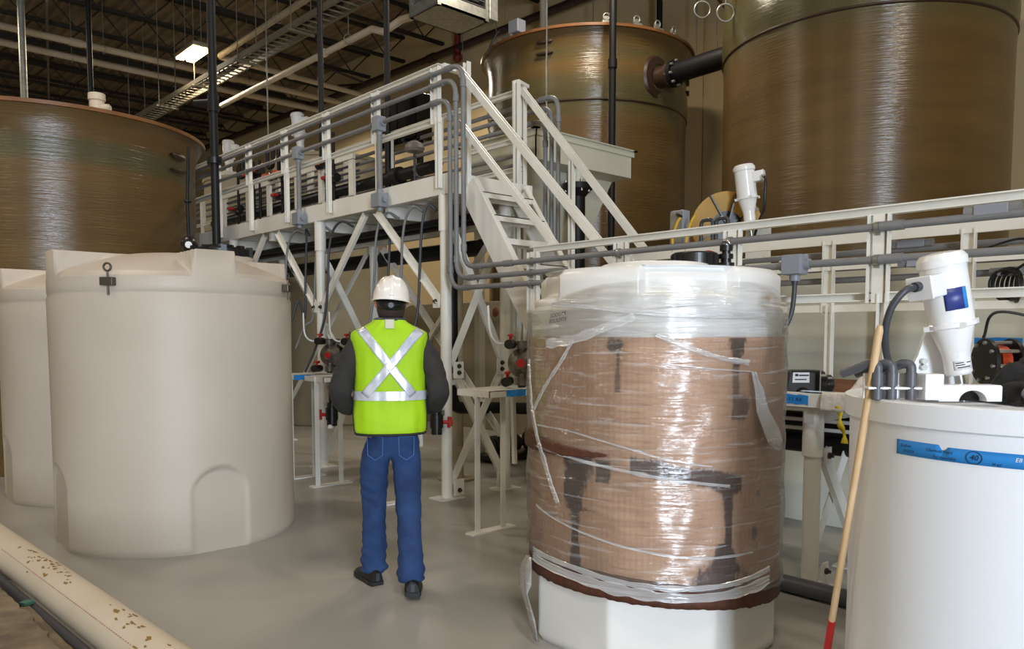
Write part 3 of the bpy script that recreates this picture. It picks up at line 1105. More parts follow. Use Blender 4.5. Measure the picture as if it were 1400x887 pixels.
# knee braces and X braces with bolted gussets
for (p, q) in (((4.33, 5.72, 1.80), (4.33, 6.75, 2.72)), ((4.33, 7.88, 1.80), (4.33, 6.95, 2.72)), ((4.33, 8.02, 1.80), (4.33, 8.95, 2.72)),
               ((4.33, 10.25, 1.80), (4.33, 9.3, 2.72)),
               ((4.42, 5.62, 1.22), (5.02, 5.60, 2.45)), ((4.42, 5.64, 2.45), (5.02, 5.64, 1.25)),
               ((4.42, 5.62, .12), (5.02, 5.60, 1.15)), ((4.42, 5.64, 1.15), (5.02, 5.64, .12)),
               ((5.08, 5.75, 2.5), (5.08, 7.85, .5)), ((5.11, 5.75, .5), (5.11, 7.85, 2.5)),
               ((5.08, 8.05, 2.5), (5.08, 10.2, .5)), ((5.11, 8.05, .5), (5.11, 10.2, 2.5)),
               ((4.42, 7.93, .12), (5.02, 7.93, 1.3)), ((4.42, 7.96, 2.3), (5.02, 7.96, 1.2))):
    brace(P1, p, q, .075)
mb = MB(); mb2 = MB()
for (x, z) in ((4.45, 1.19), (4.98, 1.21), (4.45, .10), (4.98, .11)):
    gusset(mb, (x, 5.585, z), 'x', .15)
    bolt(mb2, (x, 5.58, z - .025), (0, -1, 0)); 
    if z > 1:
        bolt(mb2, (x, 5.58, z + .035), (0, -1, 0))
for y in (5.74, 7.87, 8.03):
    gusset(mb, (4.318, y, 1.82), 'y', .12); bolt(mb2, (4.312, y, 1.82), (-1, 0, 0))
for y in (7.99, 8.0):
    gusset(mb, (4.42, y, 2.36), 'x', .14)
mb.build('gusset_plate', 'white_steel', P1)
mb2.build('bolt_head', 'dark_bolt', P1)

# ================================================================ STAIRS
ST = thing('staircase', 'steep white steel stair with four handrails, coming down from the tall walkway', 'stairs', (4.8, 4.9, 1.12))
s0, s1 = (5.46, 2.86), (4.27, 1.13)
for x in (4.47, 5.12):
    d = Vector((0, s1[0] - s0[0], s1[1] - s0[1])).normalized()
    mb = MB()
    p, q = Vector((x, s0[0], s0[1] - .02)), Vector((x, s1[0], s1[1]))
    sgn = 1 if x < 4.8 else -1
    mb.profile([(0, -.11), (.012 * sgn, -.11), (.012 * sgn, .11), (0, .11)], p, q)
    u = Vector((0, -d.z, d.y)) * (1 if d.y > 0 else -1)
    for k in (-1, 1):
        mb.bar(p + Vector((sgn * .022, 0, 0)) + u * .105 * k, q + Vector((sgn * .022, 0, 0)) + u * .105 * k, .05, .012)
    mb.build('stringer', 'white_steel', ST)
for i in range(8):
    f = (i + .4) / 8
    y, z = s0[0] + (s1[0] - s0[0]) * f - .02, s0[1] + (s1[1] - s0[1]) * f
    mb = MB(); mb.span((4.49, y - .11, z - .008), (5.10, y + .09, z)); mb.span((4.49, y - .11, z - .05), (5.10, y - .10, z)); mb.span((4.49, y + .08, z - .05), (5.10, y + .09, z))
    mb.build('tread', 'white_steel', ST)
def hand(p, q, w=.048, name='handrail'):
    mb = MB(); mb.channel(p, q, w, w, .010, up=(1, 0, 0)); mb.bar(p, q, w * .9, w * .5); return mb.build(name, 'white_steel', ST)
hand((4.33, 5.42, 3.80), (4.33, 3.80, 2.18))
hand((4.33, 5.42, 3.36), (4.33, 4.22, 2.17), .042, 'handrail')
hand((5.27, 5.62, 3.87), (5.27, 4.12, 2.22))
hand((5.27, 5.60, 2.74), (5.27, 4.55, 1.55), .042, 'handrail')
hand((5.22, 5.60, 3.33), (5.22, 4.2, 1.9), .042, 'handrail')
for y, z0, z1 in ((4.94, 1.16, 3.10),):
    mb = MB(); mb.channel((5.29, y, z0), (5.29, y, z1), .045, .048, .008, up=(0, 1, 0)); mb.build('rail_post', 'white_steel', ST)

# ================================================================ LOWER WALKWAY
P2 = thing('walkway_platform', 'low white steel walkway with a railing, beyond the wrapped tank and the drum', 'platform', (4.8, 2, 0))
LA, LB, LZ = -1.6, 4.47, 1.11
MB().span((XF + .04, LA, LZ - .03), (XB, LB, LZ)).build('walking_deck', 'white_steel', P2)
mb = MB(); mb.profile([(0, -.04), (.06, -.04), (.06, -.03), (.01, -.03), (.01, .03), (.06, .03), (.06, .04), (0, .04)], (XF - .01, LA, LZ + .03), (XF - .01, LB, LZ + .03))
mb.build('edge_beam', 'white_steel', P2)
MB().span((XB + .02, LA, LZ - .08), (XB + .07, LB, LZ + .03)).build('edge_beam', 'white_steel', P2)
MB().span((XB, LA, LZ), (XB + .018, LB, LZ + .10)).build('kick_board', 'plywood', P2)
for k in range(7):
    y = 4.40 - .882 * k
    guard_post(P2, XF - .01, y, LZ, 1.72, 2.18, -1)
    guard_post(P2, XB + .04, y - .10, LZ, 1.70, 2.19, 1, wide=.08)
top_rail(P2, XF - .015, LA, 4.44, 2.18)
top_rail(P2, XF, LA, 4.40, 1.725, 'mid_rail')
for z in (2.18, 1.70, 1.99):
    mb = MB(); mb.bar((XB + .04, LA, z), (XB + .04, LB - .1, z), .03, .075 if z > 2.1 else .05); mb.build('top_rail' if z > 2.1 else 'mid_rail', 'white_steel', P2)
for y in (4.3, 2.17, -.2):
    for x in (4.42, 5.06):
        column(P2, x, y, LZ - .03, .28, .05)
for y in (4.3, 2.17):
    MB().span((4.36, y - .03, LZ - .11), (5.3, y + .03, LZ - .03)).build('cross_beam', 'white_steel', P2)
    brace(P2, (4.48, y - .03, .80), (5.0, y - .03, .10), .08)
    brace(P2, (4.48, y + .02, .10), (5.0, y + .02, .80), .08)
mb, mb2 = MB(), MB()
for y in (4.3, 2.17):
    for x, z in ((4.49, .80), (4.49, .10), (4.99, .80), (4.99, .10)):
        gusset(mb, (x, y - .06, z), 'x', .10); bolt(mb2, (x, y - .066, z), (0, -1, 0), .016)
mb.build('gusset_plate', 'white_steel', P2); mb2.build('bolt_head', 'dark_bolt', P2)

# ================================================================ CONDUITS AND BOXES
def strap_set(t, x, z_y, r):
    mb = MB()
    for y, z in z_y:
        mb.cut().cyl((x, y - .012, z), (x, y + .012, z), r * 1.35, None, 12)
        mb.box((x + .02, y, z - r * 1.5), (.03, .02, .02))
    mb.build('pipe_strap', 'galv', t)
def conduit(label, path, r, group, mat='conduit', couplings=(), straps=()):
    t = thing('conduit', label, 'conduit', path[0], group)
    P = fillet(path, .16, 10)
    MB().tube(P, r, 12).build('pipe_run', mat, t)
    if couplings:
        mb = MB()
        for a, b in couplings:
            mb.cut().cyl(a, b, r * 1.28, None, 14)
        mb.build('coupling', mat, t)
    if straps:
        strap_set(t, straps[0][0], [(s[1], s[2]) for s in straps], r)
    return t
CX = 4.235
fr = 'grey conduits along the front of the walkways'
posts_u = [5.65 + .975 * k for k in range(10)]
posts_l = [4.40 - .882 * k for k in range(7)]
for i, (zu, yd, zl, yend, word) in enumerate(((3.81, 5.235, 2.09, -1.5, 'topmost'), (3.71, 5.335, 2.00, 4.02, 'middle'), (3.56, 5.42, 1.918, -1.5, 'lowest'))):
    r = .021
    cp = []
    for z in (zl + .17, zu - .17):
        cp.append(((CX, yd, z - .03), (CX, yd, z + .03)))
    cp += [((CX, yd - .17, zl), (CX, yd - .24, zl)), ((CX, yd + .17, zu), (CX, yd + .24, zu))]
    if i != 1:
        cp += [((CX, 1.62, zl), (CX, 1.74, zl)), ((CX, 4.62, zl), (CX, 4.72, zl))]
    sp = [(CX, y + .03, zu) for y in posts_u] + [(CX, y, zl) for y in posts_l if y > yend]
    conduit(word + ' of the three grey conduits along the front railing of the tall walkway', [(CX, 15, zu), (CX, yd, zu), (CX, yd, zl), (CX, yend, zl)], r, fr, 'conduit', cp, sp)
bk = 'grey conduits along the rear of the walkways'
for i, (zu, yd, zl, word) in enumerate(((3.80, 5.28, 2.085, 'outermost'), (3.71, 5.37, 1.985, 'middle'), (3.60, 5.455, 1.90, 'innermost'))):
    x = 5.44
    conduit(word + ' of the three grey conduits dropping beside the white hopper', [(x, 15, zu - .1 * 0), (x, yd, zu), (x, yd, zl), (x, -1.5, zl)], .022, bk, 'conduit',
            [((x, yd, zu - .20), (x, yd, zu - .26)), ((x, yd + .17, zu), (x, yd + .25, zu))], [])
for z, w in ((3.30, 'upper'), (3.20, 'lower')):
    conduit(w + ' of the two darker conduits low along the rear of the tall walkway', [(5.36, 15, z), (5.36, 5.8, z)], .02, bk, 'conduit_dark')
def jbox(label, p, s, legs, group='junction boxes on the conduits'):
    t = thing('junction_box', label, 'electrical box', p, group)
    p = Vector(p)
    MB().box(p, s).build('box_body', 'grey_box', t, .008)
    MB().box(p + Vector((-s[0] / 2 - .004, 0, 0)), (.012, s[1] * .96, s[2] * .96)).build('cover', 'grey_box', t, .004)
    mb = MB()
    for dy in (-1, 1):
        mb.cut().cyl(p + Vector((0, dy * s[1] * .5, 0)), p + Vector((0, dy * (s[1] * .5 + .03), 0)), .03, None, 12)
    for q in legs:
        mb.cut().cyl(p + Vector((0, 0, q * s[2] * .5)), p + Vector((0, 0, q * (s[2] * .5 + .035))), .03, None, 12)
    mb.build('hub', 'grey_box', t)
    return t
for y, w in ((6.53, 'nearer'), (8.19, 'farther')):
    jbox('grey junction box high on the tall walkway railing, the %s of two' % w, (CX, y, 3.55), (.09, .11, .14), (-1,))
    jbox('grey junction box at the tall walkway deck edge, the %s of two' % w, (CX + .0, y, 2.82), (.10, .15, .14), (1, -1))
    t = thing('conduit', 'short upright grey conduit linking the two junction boxes on the railing, the %s of two' % w, 'conduit', (CX, y, 3.0))
    MB().cyl((CX, y, 2.9), (CX, y, 3.47), .026, None, 12).build('pipe_run', 'conduit', t)
jb = jbox('grey junction box on the low walkway railing with a cable hanging from it', (CX, 2.213, 1.92), (.09, .12, .115), (-1,))
mb = MB()
mb.cyl((CX, 2.213, 1.86), (CX, 2.213, 1.81), .024, .018, 12)
mb.tube(spline([(CX, 2.213, 1.83), (CX, 2.215, 1.75), (CX - .01, 2.225, 1.64), (CX - .04, 2.26, 1.54), (CX - .10, 2.35, 1.40), (CX - .12, 2.42, 1.25)]), .014, 10)
tag(mb.build('flexible_cord', 'dark_grey'), 'dark grey cord hanging from the junction box behind the wrapped tank', 'cord')
# conduit bodies near the right edge
def lbody(label, p, w, tilt=0):
    t = thing('conduit_fitting', label, 'conduit fitting', p, 'conduit bodies by the drum')
    p = Vector(p)
    mb = MB(); mb.box(p, (.05, w, .055)); mb.cyl(p + Vector((0, w / 2 - .02, 0)), p + Vector((0, w / 2 + .05, 0)), .028, None, 12); mb.cyl(p - Vector((0, w / 2 - .02, 0)), p - Vector((0, w / 2 + .05, 0)), .028, None, 12)
    mb.build('fitting_body', 'conduit', t, .012)
    mb = MB(); mb.box(p + Vector((-.028, 0, 0)), (.008, w * 1.05, .05)); mb.build('cover', 'grey_box', t, .003)
lbody('grey conduit fitting on the topmost conduit of the low railing, right edge', (CX + .01, 1.22, 2.12), .14)
lbody('grey conduit fitting hanging under the low railing conduit', (CX + .02, 1.52, 1.895), .15)
lbody('grey conduit fitting on the rear railing conduit, above the coiled cord', (5.40, 1.40, 1.90), .20)
lbody('grey box fitting on the upper conduit of the rear low railing', (5.42, 2.02, 2.115), .16)
t = thing('cable_coil', 'black cord coiled and hung on the rear low railing', 'cable', (5.36, 1.42, 1.78))
for k in range(7):
    mb = MB(); mb.torus((5.33 + .012 * (k % 3), 1.42 + .012 * (k - 3), 1.80 + .004 * k), .085 + .006 * (k % 3), .010, 26, 6, rotm('Z', 20 + 9 * k) @ rotm('X', 90)); mb.build('coil_turn', 'black_plastic', t)
MB().tube(spline([(5.33, 1.40, 1.90), (5.30, 1.30, 1.98), (5.30, 1.36, 2.08), (5.33, 1.6, 2.03), (5.33, 1.85, 1.95), (5.33, 1.75, 1.75), (5.3, 1.62, 1.72)]), .008, 6).build('cord_end', 'black_plastic', t)
# cords looped under the tall walkway
loops = [(8.62, 2.0, .34), (8.19, 1.9, -.15), (8.02, 1.6, .18), (7.62, 1.35, .35), (6.74, 1.25, .28), (6.53, 1.4, -.28), (6.22, 1.55, .22), (5.96, 1.4, .1)]
for i, (y, zb, dy) in enumerate(loops):
    x = 4.30 + .03 * (i % 3)
    p = [(x + .1, y - dy * .9, 2.66), (x + .03, y - dy * .55, 2.72), (x, y - dy * .15, 2.62), (x - .02, y, 2.40), (x - .03, y + .01, 2.1), (x - .05, y + .02 + dy * .1, 1.7), (x - .12, y + .05 + dy * .3, zb), (x - .20, y + .10 + dy * .4, zb - .25)]
    pos = ['farthest left', 'beside the far junction box', 'left of the bare column', 'right of the bare column', 'over the hard hat', 'under the near junction box', 'right of the hard hat', 'nearest the corner column'][i]
    tag(MB().tube(spline(p), .013, 8).build('looped_cord', 'dark_grey' if i % 2 else 'conduit'), 'cord looping under the tall walkway, ' + pos, 'cord', 'cords under the tall walkway')

# ================================================================ PUMP STANDS
def tape_piece(name, p, w, h, d, parent, txt=None, n=(0, -1, 0)):
    p, d, n = Vector(p), Vector(d).normalized(), Vector(n)
    u = n.cross(d)
    if u.z < 0: u = -u
    rows = []
    for i, v in enumerate((-h / 2, h / 2)):
        rows.append([p + d * (w * (k / 8 - .5)) + u * (v + .003 * math.sin(k * 2.1 + i)) + n * .002 for k in range(9)])
    o = MB().grid(rows, False, False).build(name, 'tape_blue', parent, solid=.001)
    if txt:
        text_mesh(txt, h * .6, 'tape_writing', 'ink', o, lambda a, b: p + d * a + u * b + n * .004)
    return o
def pump_stand(y, label, tape):
    t = thing('pump_stand', label, 'stand', (3.95, y, 0), 'pump stands before the walkways')
    H = 1.10
    for x in (3.76, 4.02):
        mb = MB(); mb.angle((x, y, .01), (x, y, H), .05, .05, .006, up=(0, 1, 0)); mb.build('leg', 'white_steel', t)
    MB().box((3.89, y + .02, .006), (.44, .10, .012)).build('base_plate', 'white_steel', t)
    mb = MB()
    mb.span((3.73, y - .14, H - .006), (4.46, y + .24, H))
    mb.span((3.73, y - .14, H - .05), (4.46, y - .132, H)); mb.span((3.73, y - .14, H - .05), (3.738, y + .24, H)); mb.span((3.73, y + .232, H - .05), (4.46, y + .24, H))
    mb.build('top_tray', 'white_steel', t)
    brace(t, (4.28, y + .2, H - .06), (4.30, y + .2, .45), .03, 'bracket_arm')
    tape_piece('tape_label', (4.0 if tape else 3.80, y - .142, H - .026), .20, .05, (1, 0, 0), t)
    return t
def diaphragm_pump(y, label):
    z0 = 1.102
    p = Vector((4.26, y + .05, z0 + .19))
    t = thing('diaphragm_pump', label, 'pump', (p.x, p.y, z0), 'diaphragm pumps on the stands')
    d = Vector((.80, .6, 0)).normalized()
    e = Vector((-d.y, d.x, 0))
    R = aim(d)
    MB().cyl(p - d * .05, p + d * .05, .065, None, 16).build('centre_block', 'black_plastic', t)
    for s in (-1, 1):
        mb = MB()
        mb.lathe(p + d * s * .05, [(.115, 0), (.118, s * .02), (.10, s * .035), (.05, s * .075), (.045, s * .085), (0, s * .085)], 28, R)
        for k in range(12):
            b = 2 * PI * k / 12
            o = R @ Vector((math.cos(b), math.sin(b), 0))
            mb.bar(p + d * s * .07 + o * .045, p + d * s * .055 + o * .112, .010, .035, up=d)
        ch = mb.build('pump_chamber', 'pump_metal', t)
        MB().cyl(p + d * s * .125, p + d * s * .142, .034, None, 16).build('chamber_cap', 'red', ch)
    for z, nm in ((-.145, 'inlet_manifold'), (.145, 'outlet_manifold')):
        mb = MB()
        mb.cyl(p - d * .11 + Vector((0, 0, z)), p + d * .11 + Vector((0, 0, z)), .028, None, 12)
        for s in (-1, 1):
            mb.cyl(p + d * s * .085 + Vector((0, 0, z)), p + d * s * .07, .024, None, 10)
            mb.cyl(p + d * s * .09 + Vector((0, 0, z - .03)), p + d * s * .09 + Vector((0, 0, z + .03)), .040, None, 14)
        mb.build(nm, 'pump_metal', t)
    mb = MB()
    for s in (-1, 1):
        mb.cut().cyl(p + d * s * .09 + Vector((0, 0, -.192)), p + d * s * .09 + Vector((0, 0, -.17)), .03, None, 10)
    mb.build('foot', 'black_plastic', t)
    ball_valve(t, p - e * 0 + Vector((-.22, -.05, -.14)), 'red', d)
    ball_valve(t, p + Vector((-.16, -.02, .15)), 'red', d)
    MB().tube(spline([p + Vector((-.16, -.02, .15)), p + Vector((-.26, .02, .16)), p + Vector((-.30, .06, .24)), p + Vector((-.29, .10, .45))]), .009, 8).build('air_hose', 'label_white', t)
for y, a, b, tp in ((4.46, 'pump stand left of the wrapped tank, clear of the person', 'pump beside the stretch film of the wrapped tank', 1),
                    (5.78, 'pump stand standing directly beyond the person in the lime vest', 'pump hidden beyond the person in the lime vest', 1),
                    (6.93, 'pump stand just left of the person, blue tape on its tray', 'pump at the left elbow of the person', 1),
                    (7.48, 'pump stand beside the cream tank at the left', 'pump beside the right flank of the front cream tank', 0)):
    pump_stand(y, a, tp)
    diaphragm_pump(y, b)
def hanging_valve(label, p, s, white=False):
    t = thing('ball_valve', label, 'valve', p, 'ball valves below the pump trays')
    p = Vector(p)
    mb = MB()
    mb.cyl(p + Vector((0, 0, -.11)), p + Vector((0, 0, -.05)), .050, None, 18)
    mb.cyl(p + Vector((0, 0, -.05)), p + Vector((0, 0, .07)), .060, None, 18)
    mb.cyl(p + Vector((0, 0, .07)), p + Vector((0, 0, .12)), .046, None, 18)
    mb.cyl(p + Vector((0, 0, .12)), p + Vector((0, 0, 1.09 - p.z - .008)), .026, None, 12)
    v = mb.build('valve_body', 'black_plastic', t)
    mb = MB()
    q = p + s * .06
    mb.cyl(q, q + s * .05, .018, None, 10)
    mb.box(q + s * .065, (.035, .035, .07), Matrix.Rotation(math.atan2(s.y, s.x), 3, 'Z'))
    mb.cyl(q + s * .05 - Vector((0, 0, .05)), q + s * .06 + Vector((0, 0, .05)), .014, .02, 8)
    mb.build('valve_handle', 'red', v, .006)
    if white:
        mb = MB(); mb.cyl(p + Vector((-.03, -.02, -.14)), p + Vector((0, 0, -.06)), .032, None, 12); mb.build('union_end', 'enamel', t)
    return t
sd = Vector((.737, -.676, 0))
t = hanging_valve('black valve with a red handle right of the lime vest', (4.23, 5.63, .72), sd)
mb = MB(); mb.bar((4.23, 5.63, .80), (4.33, 5.645, .80), .04, .05); mb.build('mount_clip', 'galv', t)
hanging_valve('black valve with a red handle left of the lime vest', (3.86, 6.86, .72), -sd, True)

# ================================================================ HOPPER AND FEED PIPE
HP = thing('hopper', 'white square hopper with a sloping cone below it, right of the stairs', 'hopper', (6.65, 6.65, 0))
hx0, hx1, hy0, hy1, hz0, hz1 = 5.84, 7.45, 6.0, 7.25, 3.38, 3.70
mb = MB()
for a, b in (((hx0, hy0, hz0), (hx1, hy0 + .012, hz1)), ((hx0, hy1 - .012, hz0), (hx1, hy1, hz1)), ((hx0, hy0, hz0), (hx0 + .012, hy1, hz1)), ((hx1 - .012, hy0, hz0), (hx1, hy1, hz1))):
    mb.span(a, b)
mb.build('box_wall', 'hopper_paint', HP)
mb = MB()
for a, b in (((hx0 - .05, hy0 - .05, hz1 - .012), (hx1 + .05, hy0 + .02, hz1)), ((hx0 - .05, hy1 - .02, hz1 - .012), (hx1 + .05, hy1 + .05, hz1)),
             ((hx0 - .05, hy0 - .05, hz1 - .012), (hx0 + .02, hy1 + .05, hz1)), ((hx1 - .02, hy0 - .05, hz1 - .012), (hx1 + .05, hy1 + .05, hz1)),
             ((hx0 - .02, hy0 - .02, hz1 - .075), (hx1 + .02, hy0, hz1 - .012)), ((hx0 - .02, hy0 - .02, hz1 - .075), (hx0, hy1, hz1 - .012)),
             ((hx1, hy0, hz1 - .075), (hx1 + .02, hy1, hz1 - .012))):
    mb.span(a, b)
mb.build('rim_flange', 'hopper_paint', HP)
mb = MB()
top = [Vector(p) for p in ((hx0, hy0, hz0), (hx1, hy0, hz0), (hx1, hy1, hz0), (hx0, hy1, hz0))]
ins = [Vector(p) for p in ((hx0 + .05, hy0 + .28, hz0 - .01), (hx1 - .04, hy0 + .28, hz0 - .01), (hx1 - .04, hy1 - .1, hz0 - .01), (hx0 + .05, hy1 - .1, hz0 - .01))]
bot = [Vector(p) for p in ((6.72, 6.60, 2.15), (7.0, 6.60, 2.15), (7.0, 6.88, 2.15), (6.72, 6.88, 2.15))]
mb.grid([top, ins], True, False); mb.grid([ins, bot], True, False)
mb.span((6.67, 6.55, 2.12), (7.05, 6.93, 2.15)); mb.cyl((6.86, 6.74, 1.7), (6.86, 6.74, 2.13), .12, None, 20)
mb.build('cone', 'hopper_paint', HP)
for x, y in ((6.05, 7.18), (7.38, 7.18), (6.28, 6.9)):
    MB().bar((x, y, 0), (x, y, hz0), .09, .09, up=(0, 1, 0)).build('leg', 'hopper_paint', HP)
t = thing('feed_pipe', 'black flanged pipe standing under the white hopper', 'pipe', (6.62, 6.13, 2.0))
MB().cyl((6.58, 6.08, 1.2), (6.58, 6.08, 3.22), .088, None, 24).build('pipe_run', 'black_pipe', t)
mb = MB(); mb.lathe((6.58, 6.08, 3.17), [(.09, -.10), (.16, -.02), (.17, -.02), (.17, .045), (.09, .045)], 28); mb.build('flange', 'black_pipe', t)
mb = MB()
for k in range(8):
    b = 2 * PI * k / 8 + .3
    mb.cut().cyl((6.58 + .14 * math.cos(b), 6.08 + .14 * math.sin(b), 3.12), (6.58 + .14 * math.cos(b), 6.08 + .14 * math.sin(b), 3.25), .016, None, 8)
mb.build('bolt', 'steel', t)
mb = MB(); mb.cyl((6.58, 6.08, 3.21), (6.58, 6.08, 3.375), .085, None, 24); mb.build('outlet_neck', 'hopper_paint', t)
tag(MB().cyl((6.2, 6.2, 3.70), (6.2, 6.2, ZC - .6), .009, None, 6).build('hanger_rod', 'galv'), 'thin steel rod hanging from the roof to the near rim of the white hopper', 'rod')

# ================================================================ ON AND BEHIND THE TALL WALKWAY
V = thing('valve_panel', 'pipe rack with red valves on the far part of the tall walkway', 'pipe rack', (5.0, 10.5, 2.9))
for y in (8.35, 9.1, 9.75, 10.6, 11.3, 12.2):
    MB().bar((5.02, y, 2.91), (5.02, y, 3.62), .10, .04, up=(1, 0, 0)).build('upright', 'white_steel', V)
for z in (3.66, 3.16):
    MB().bar((5.02, 8.3, z), (5.02, 12.3, z), .04, .06).build('cross_rail', 'white_steel', V)
for z, r in ((3.58, .016), (3.50, .016), (3.42, .016), (3.34, .016)):
    MB().tube([(5.09, 8.3, z), (5.09, 12.3, z)], r, 8).build('thin_pipe', 'pvc_dark', V)
for y in (8.75, 10.05, 10.15, 10.85, 11.05, 11.6):
    MB().tube([(5.0, y, 2.92), (5.0, y, 4.02)], .022, 8).build('riser', 'black_pipe', V)
for y, z, c in ((8.98, 3.66, 'orange'), (8.75, 3.45, 'red'), (10.1, 3.72, 'orange'), (10.4, 3.72, 'orange'), (10.15, 3.42, 'red'), (10.85, 3.86, 'orange'), (11.05, 3.82, 'red'), (11.6, 3.4, 'red')):
    ball_valve(V, (4.98, y, z), c, (0, 1, 0), .045, (-1, 0, 0))
for y0, y1 in ((10.2, 10.55), (11.15, 11.5)):
    MB().tube(fillet([(4.98, y0, 3.75), (4.98, y0, 4.10), (4.98, (y0 + y1) / 2, 4.10), (4.98, (y0 + y1) / 2, 3.85), (4.98, y1, 3.85), (4.98, y1, 4.1)], .06), .028, 10).build('pipe_bend', 'black_pipe', V)
t = thing('process_pipe', 'fat black pipe running along the deck of the tall walkway', 'pipe', (5.15, 8, 3.1))
MB().tube([(5.18, 6.9, 3.34), (5.18, 13, 3.34)], .07, 16).build('pipe_run', 'black_pipe', t)
for y in (7.3, 9.0, 11.0):
    MB().bar((5.18, y, 2.9), (5.18, y, 3.28), .05, .05, up=(0, 1, 0)).build('pipe_stand', 'black_pipe', t)
MB().cyl((5.18, 7.55, 3.34), (5.18, 7.68, 3.34), .10, None, 20).build('coupling', 'black_pipe', t)
MB().cyl((5.18, 7.15, 3.34), (5.18, 7.2, 3.34), .075, None, 18).build('steel_band', 'steel', t)
tag(tape_piece('tape_label', (5.265, 8.02, 3.41), .22, .055, (0, 1, 0), None, None, (-1, 0, 0)), 'blue tape label stuck on the rear rail of the tall walkway', 'tape')
t = thing('control_cabinet', 'glossy black cabinet beyond the railing near the stair head', 'cabinet', (5.45, 7.85, 3.5))
MB().span((5.38, 7.5, 3.78), (5.60, 8.28, 4.32)).build('cabinet_body', 'glass_black', t, .01)
MB().span((5.37, 7.52, 3.80), (5.38, 7.88, 4.30)).build('door', 'glass_black', t)
MB().span((5.37, 7.90, 3.80), (5.38, 8.26, 4.30)).build('door', 'glass_black', t)
for y in (7.6, 8.2):
    MB().span((5.46, y - .03, 2.95), (5.52, y + .03, 3.80)).build('leg', 'black_pipe', t)
t = thing('gauge', 'mauve round gauge on the rear of the tall walkway below the black cabinet', 'gauge', (4.95, 6.95, 3.5))
mb = MB(); mb.lathe((4.95, 6.95, 3.52), [(0, -.05), (.09, -.05), (.11, -.02), (.09, .03), (.04, .06), (0, .06)], 24); mb.build('gauge_body', 'conduit_dark', t)
MB().cyl((4.95, 6.95, 2.9), (4.95, 6.95, 3.48), .015, None, 8).build('stem', 'dark_grey', t)
# mixing tanks beyond, their mixers stand above the railing
def mixer(label, p, axis, s, jdir, group, parent_height=None):
    """gear mixer: capped motor, terminal box, gearbox cone, shaft; p is the bottom of the gearbox"""
    p, ax = Vector(p), Vector(axis).normalized()
    t = thing('tank_mixer', label, 'mixer', p, group)
    R = aim(ax)
    jd = Vector(jdir); jd = (jd - ax * jd.dot(ax)).normalized()
    sd_ = ax.cross(jd)
    mb = MB()
    mb.lathe(p, [(0, .19 * s), (.092 * s, .19 * s), (.092 * s, .205 * s), (.083 * s, .21 * s), (.083 * s, .43 * s)], 36, R)
    mb.build('motor_body', 'enamel', t)
    mb = MB()
    mb.lathe(p, [(.088 * s, .425 * s), (.090 * s, .43 * s), (.090 * s, .455 * s), (.075 * s, .475 * s), (.03 * s, .482 * s), (0, .482 * s)], 36, R)
    mb.build('fan_cap', 'enamel', t)
    mb = MB()
    mb.lathe(p, [(.0, 0), (.044 * s, 0), (.049 * s, .008 * s), (.049 * s, .06 * s), (.052 * s, .09 * s), (.078 * s, .185 * s), (.088 * s, .192 * s)], 32, R)
    for k in range(4):
        b = PI / 4 + k * PI / 2
        o = R @ Vector((math.cos(b), math.sin(b), 0))
        mb.box(p + ax * .195 * s + o * .085 * s, (.03 * s, .03 * s, .02 * s), R)
    mb.build('gearbox', 'enamel', t)
    mb = MB()
    mb.cyl(p - ax * .05 * s, p + ax * .005, .019 * s, None, 14); mb.cyl(p - ax * .16 * s, p - ax * .05 * s, .012 * s, None, 12)
    mb.build('shaft', 'steel', t)
    mb = MB()
    B = Matrix((jd, sd_, ax)).transposed()
    mb.box(p + ax * .36 * s + jd * .11 * s, (.085 * s, .10 * s, .085 * s), B)
    jb = mb.build('terminal_box', 'enamel', t, .006)
    MB().box(p + ax * .36 * s + jd * .155 * s, (.008, .104 * s, .09 * s), B).build('box_cover', 'label_white', jb, .003)
    return t, R, jd, ax, sd_
def vessel(label, c, R, H):
    t = thing('mixing_tank', label, 'tank', (c[0], c[1], 0), 'pale tanks beyond the tall walkway')
    MB().lathe((c[0], c[1], 0), [(R - .02, 0), (R, .03), (R, H - .05), (R + .03, H - .05), (R + .03, H), (R * .5, H + .05), (0, H + .06)], 64).build('tank_body', 'pit_wall', t)
    mb = MB(); mb.box((c[0] - R * .55, c[1], H + .10), (.30, .30, .12)); mb.build('mixer_mount', 'white_steel', t)
vessel('pale tank beyond the walkway, the nearer of two', (6.85, 12.1), .95, 4.42)
vessel('pale tank beyond the walkway, the farther of two', (6.85, 15.1), .95, 4.50)
mixer('white mixer motor above the railing, right one of two beyond the tall walkway', (6.33, 12.15, 4.60), (-.08, .05, 1), 1.25, (.6, -.8, 0), 'mixers beyond the tall walkway')
mixer('white mixer motor above the railing, left one of two beyond the tall walkway', (6.33, 15.1, 4.68), (0, .02, 1), 1.25, (.6, -.8, 0), 'mixers beyond the tall walkway')
t, R, jd, ax, sdv = mixer('white mixer standing clear above the low railing, before the largest brown tank', (5.98, 3.54, 2.47), (-.10, .09, 1), 1.0, (.35, -.94, 0), None)
MB().tube(spline([(5.93, 3.40, 2.83), (5.90, 3.36, 2.79), (5.90, 3.36, 2.68), (5.92, 3.38, 2.55), (5.96, 3.45, 2.45), (6.0, 3.52, 2.30)]), .012, 8).build('cable', 'black_plastic', t)
mb = MB(); mb.box((6.0, 3.5, 2.435), (.30, .34, .02)); mb.box((6.05, 3.5, 2.22), (.03, .22, .42)); mb.box((6.05, 3.5, 2.035), (.2, .3, .02))
mb.build('mount_plate', 'white_steel', t)
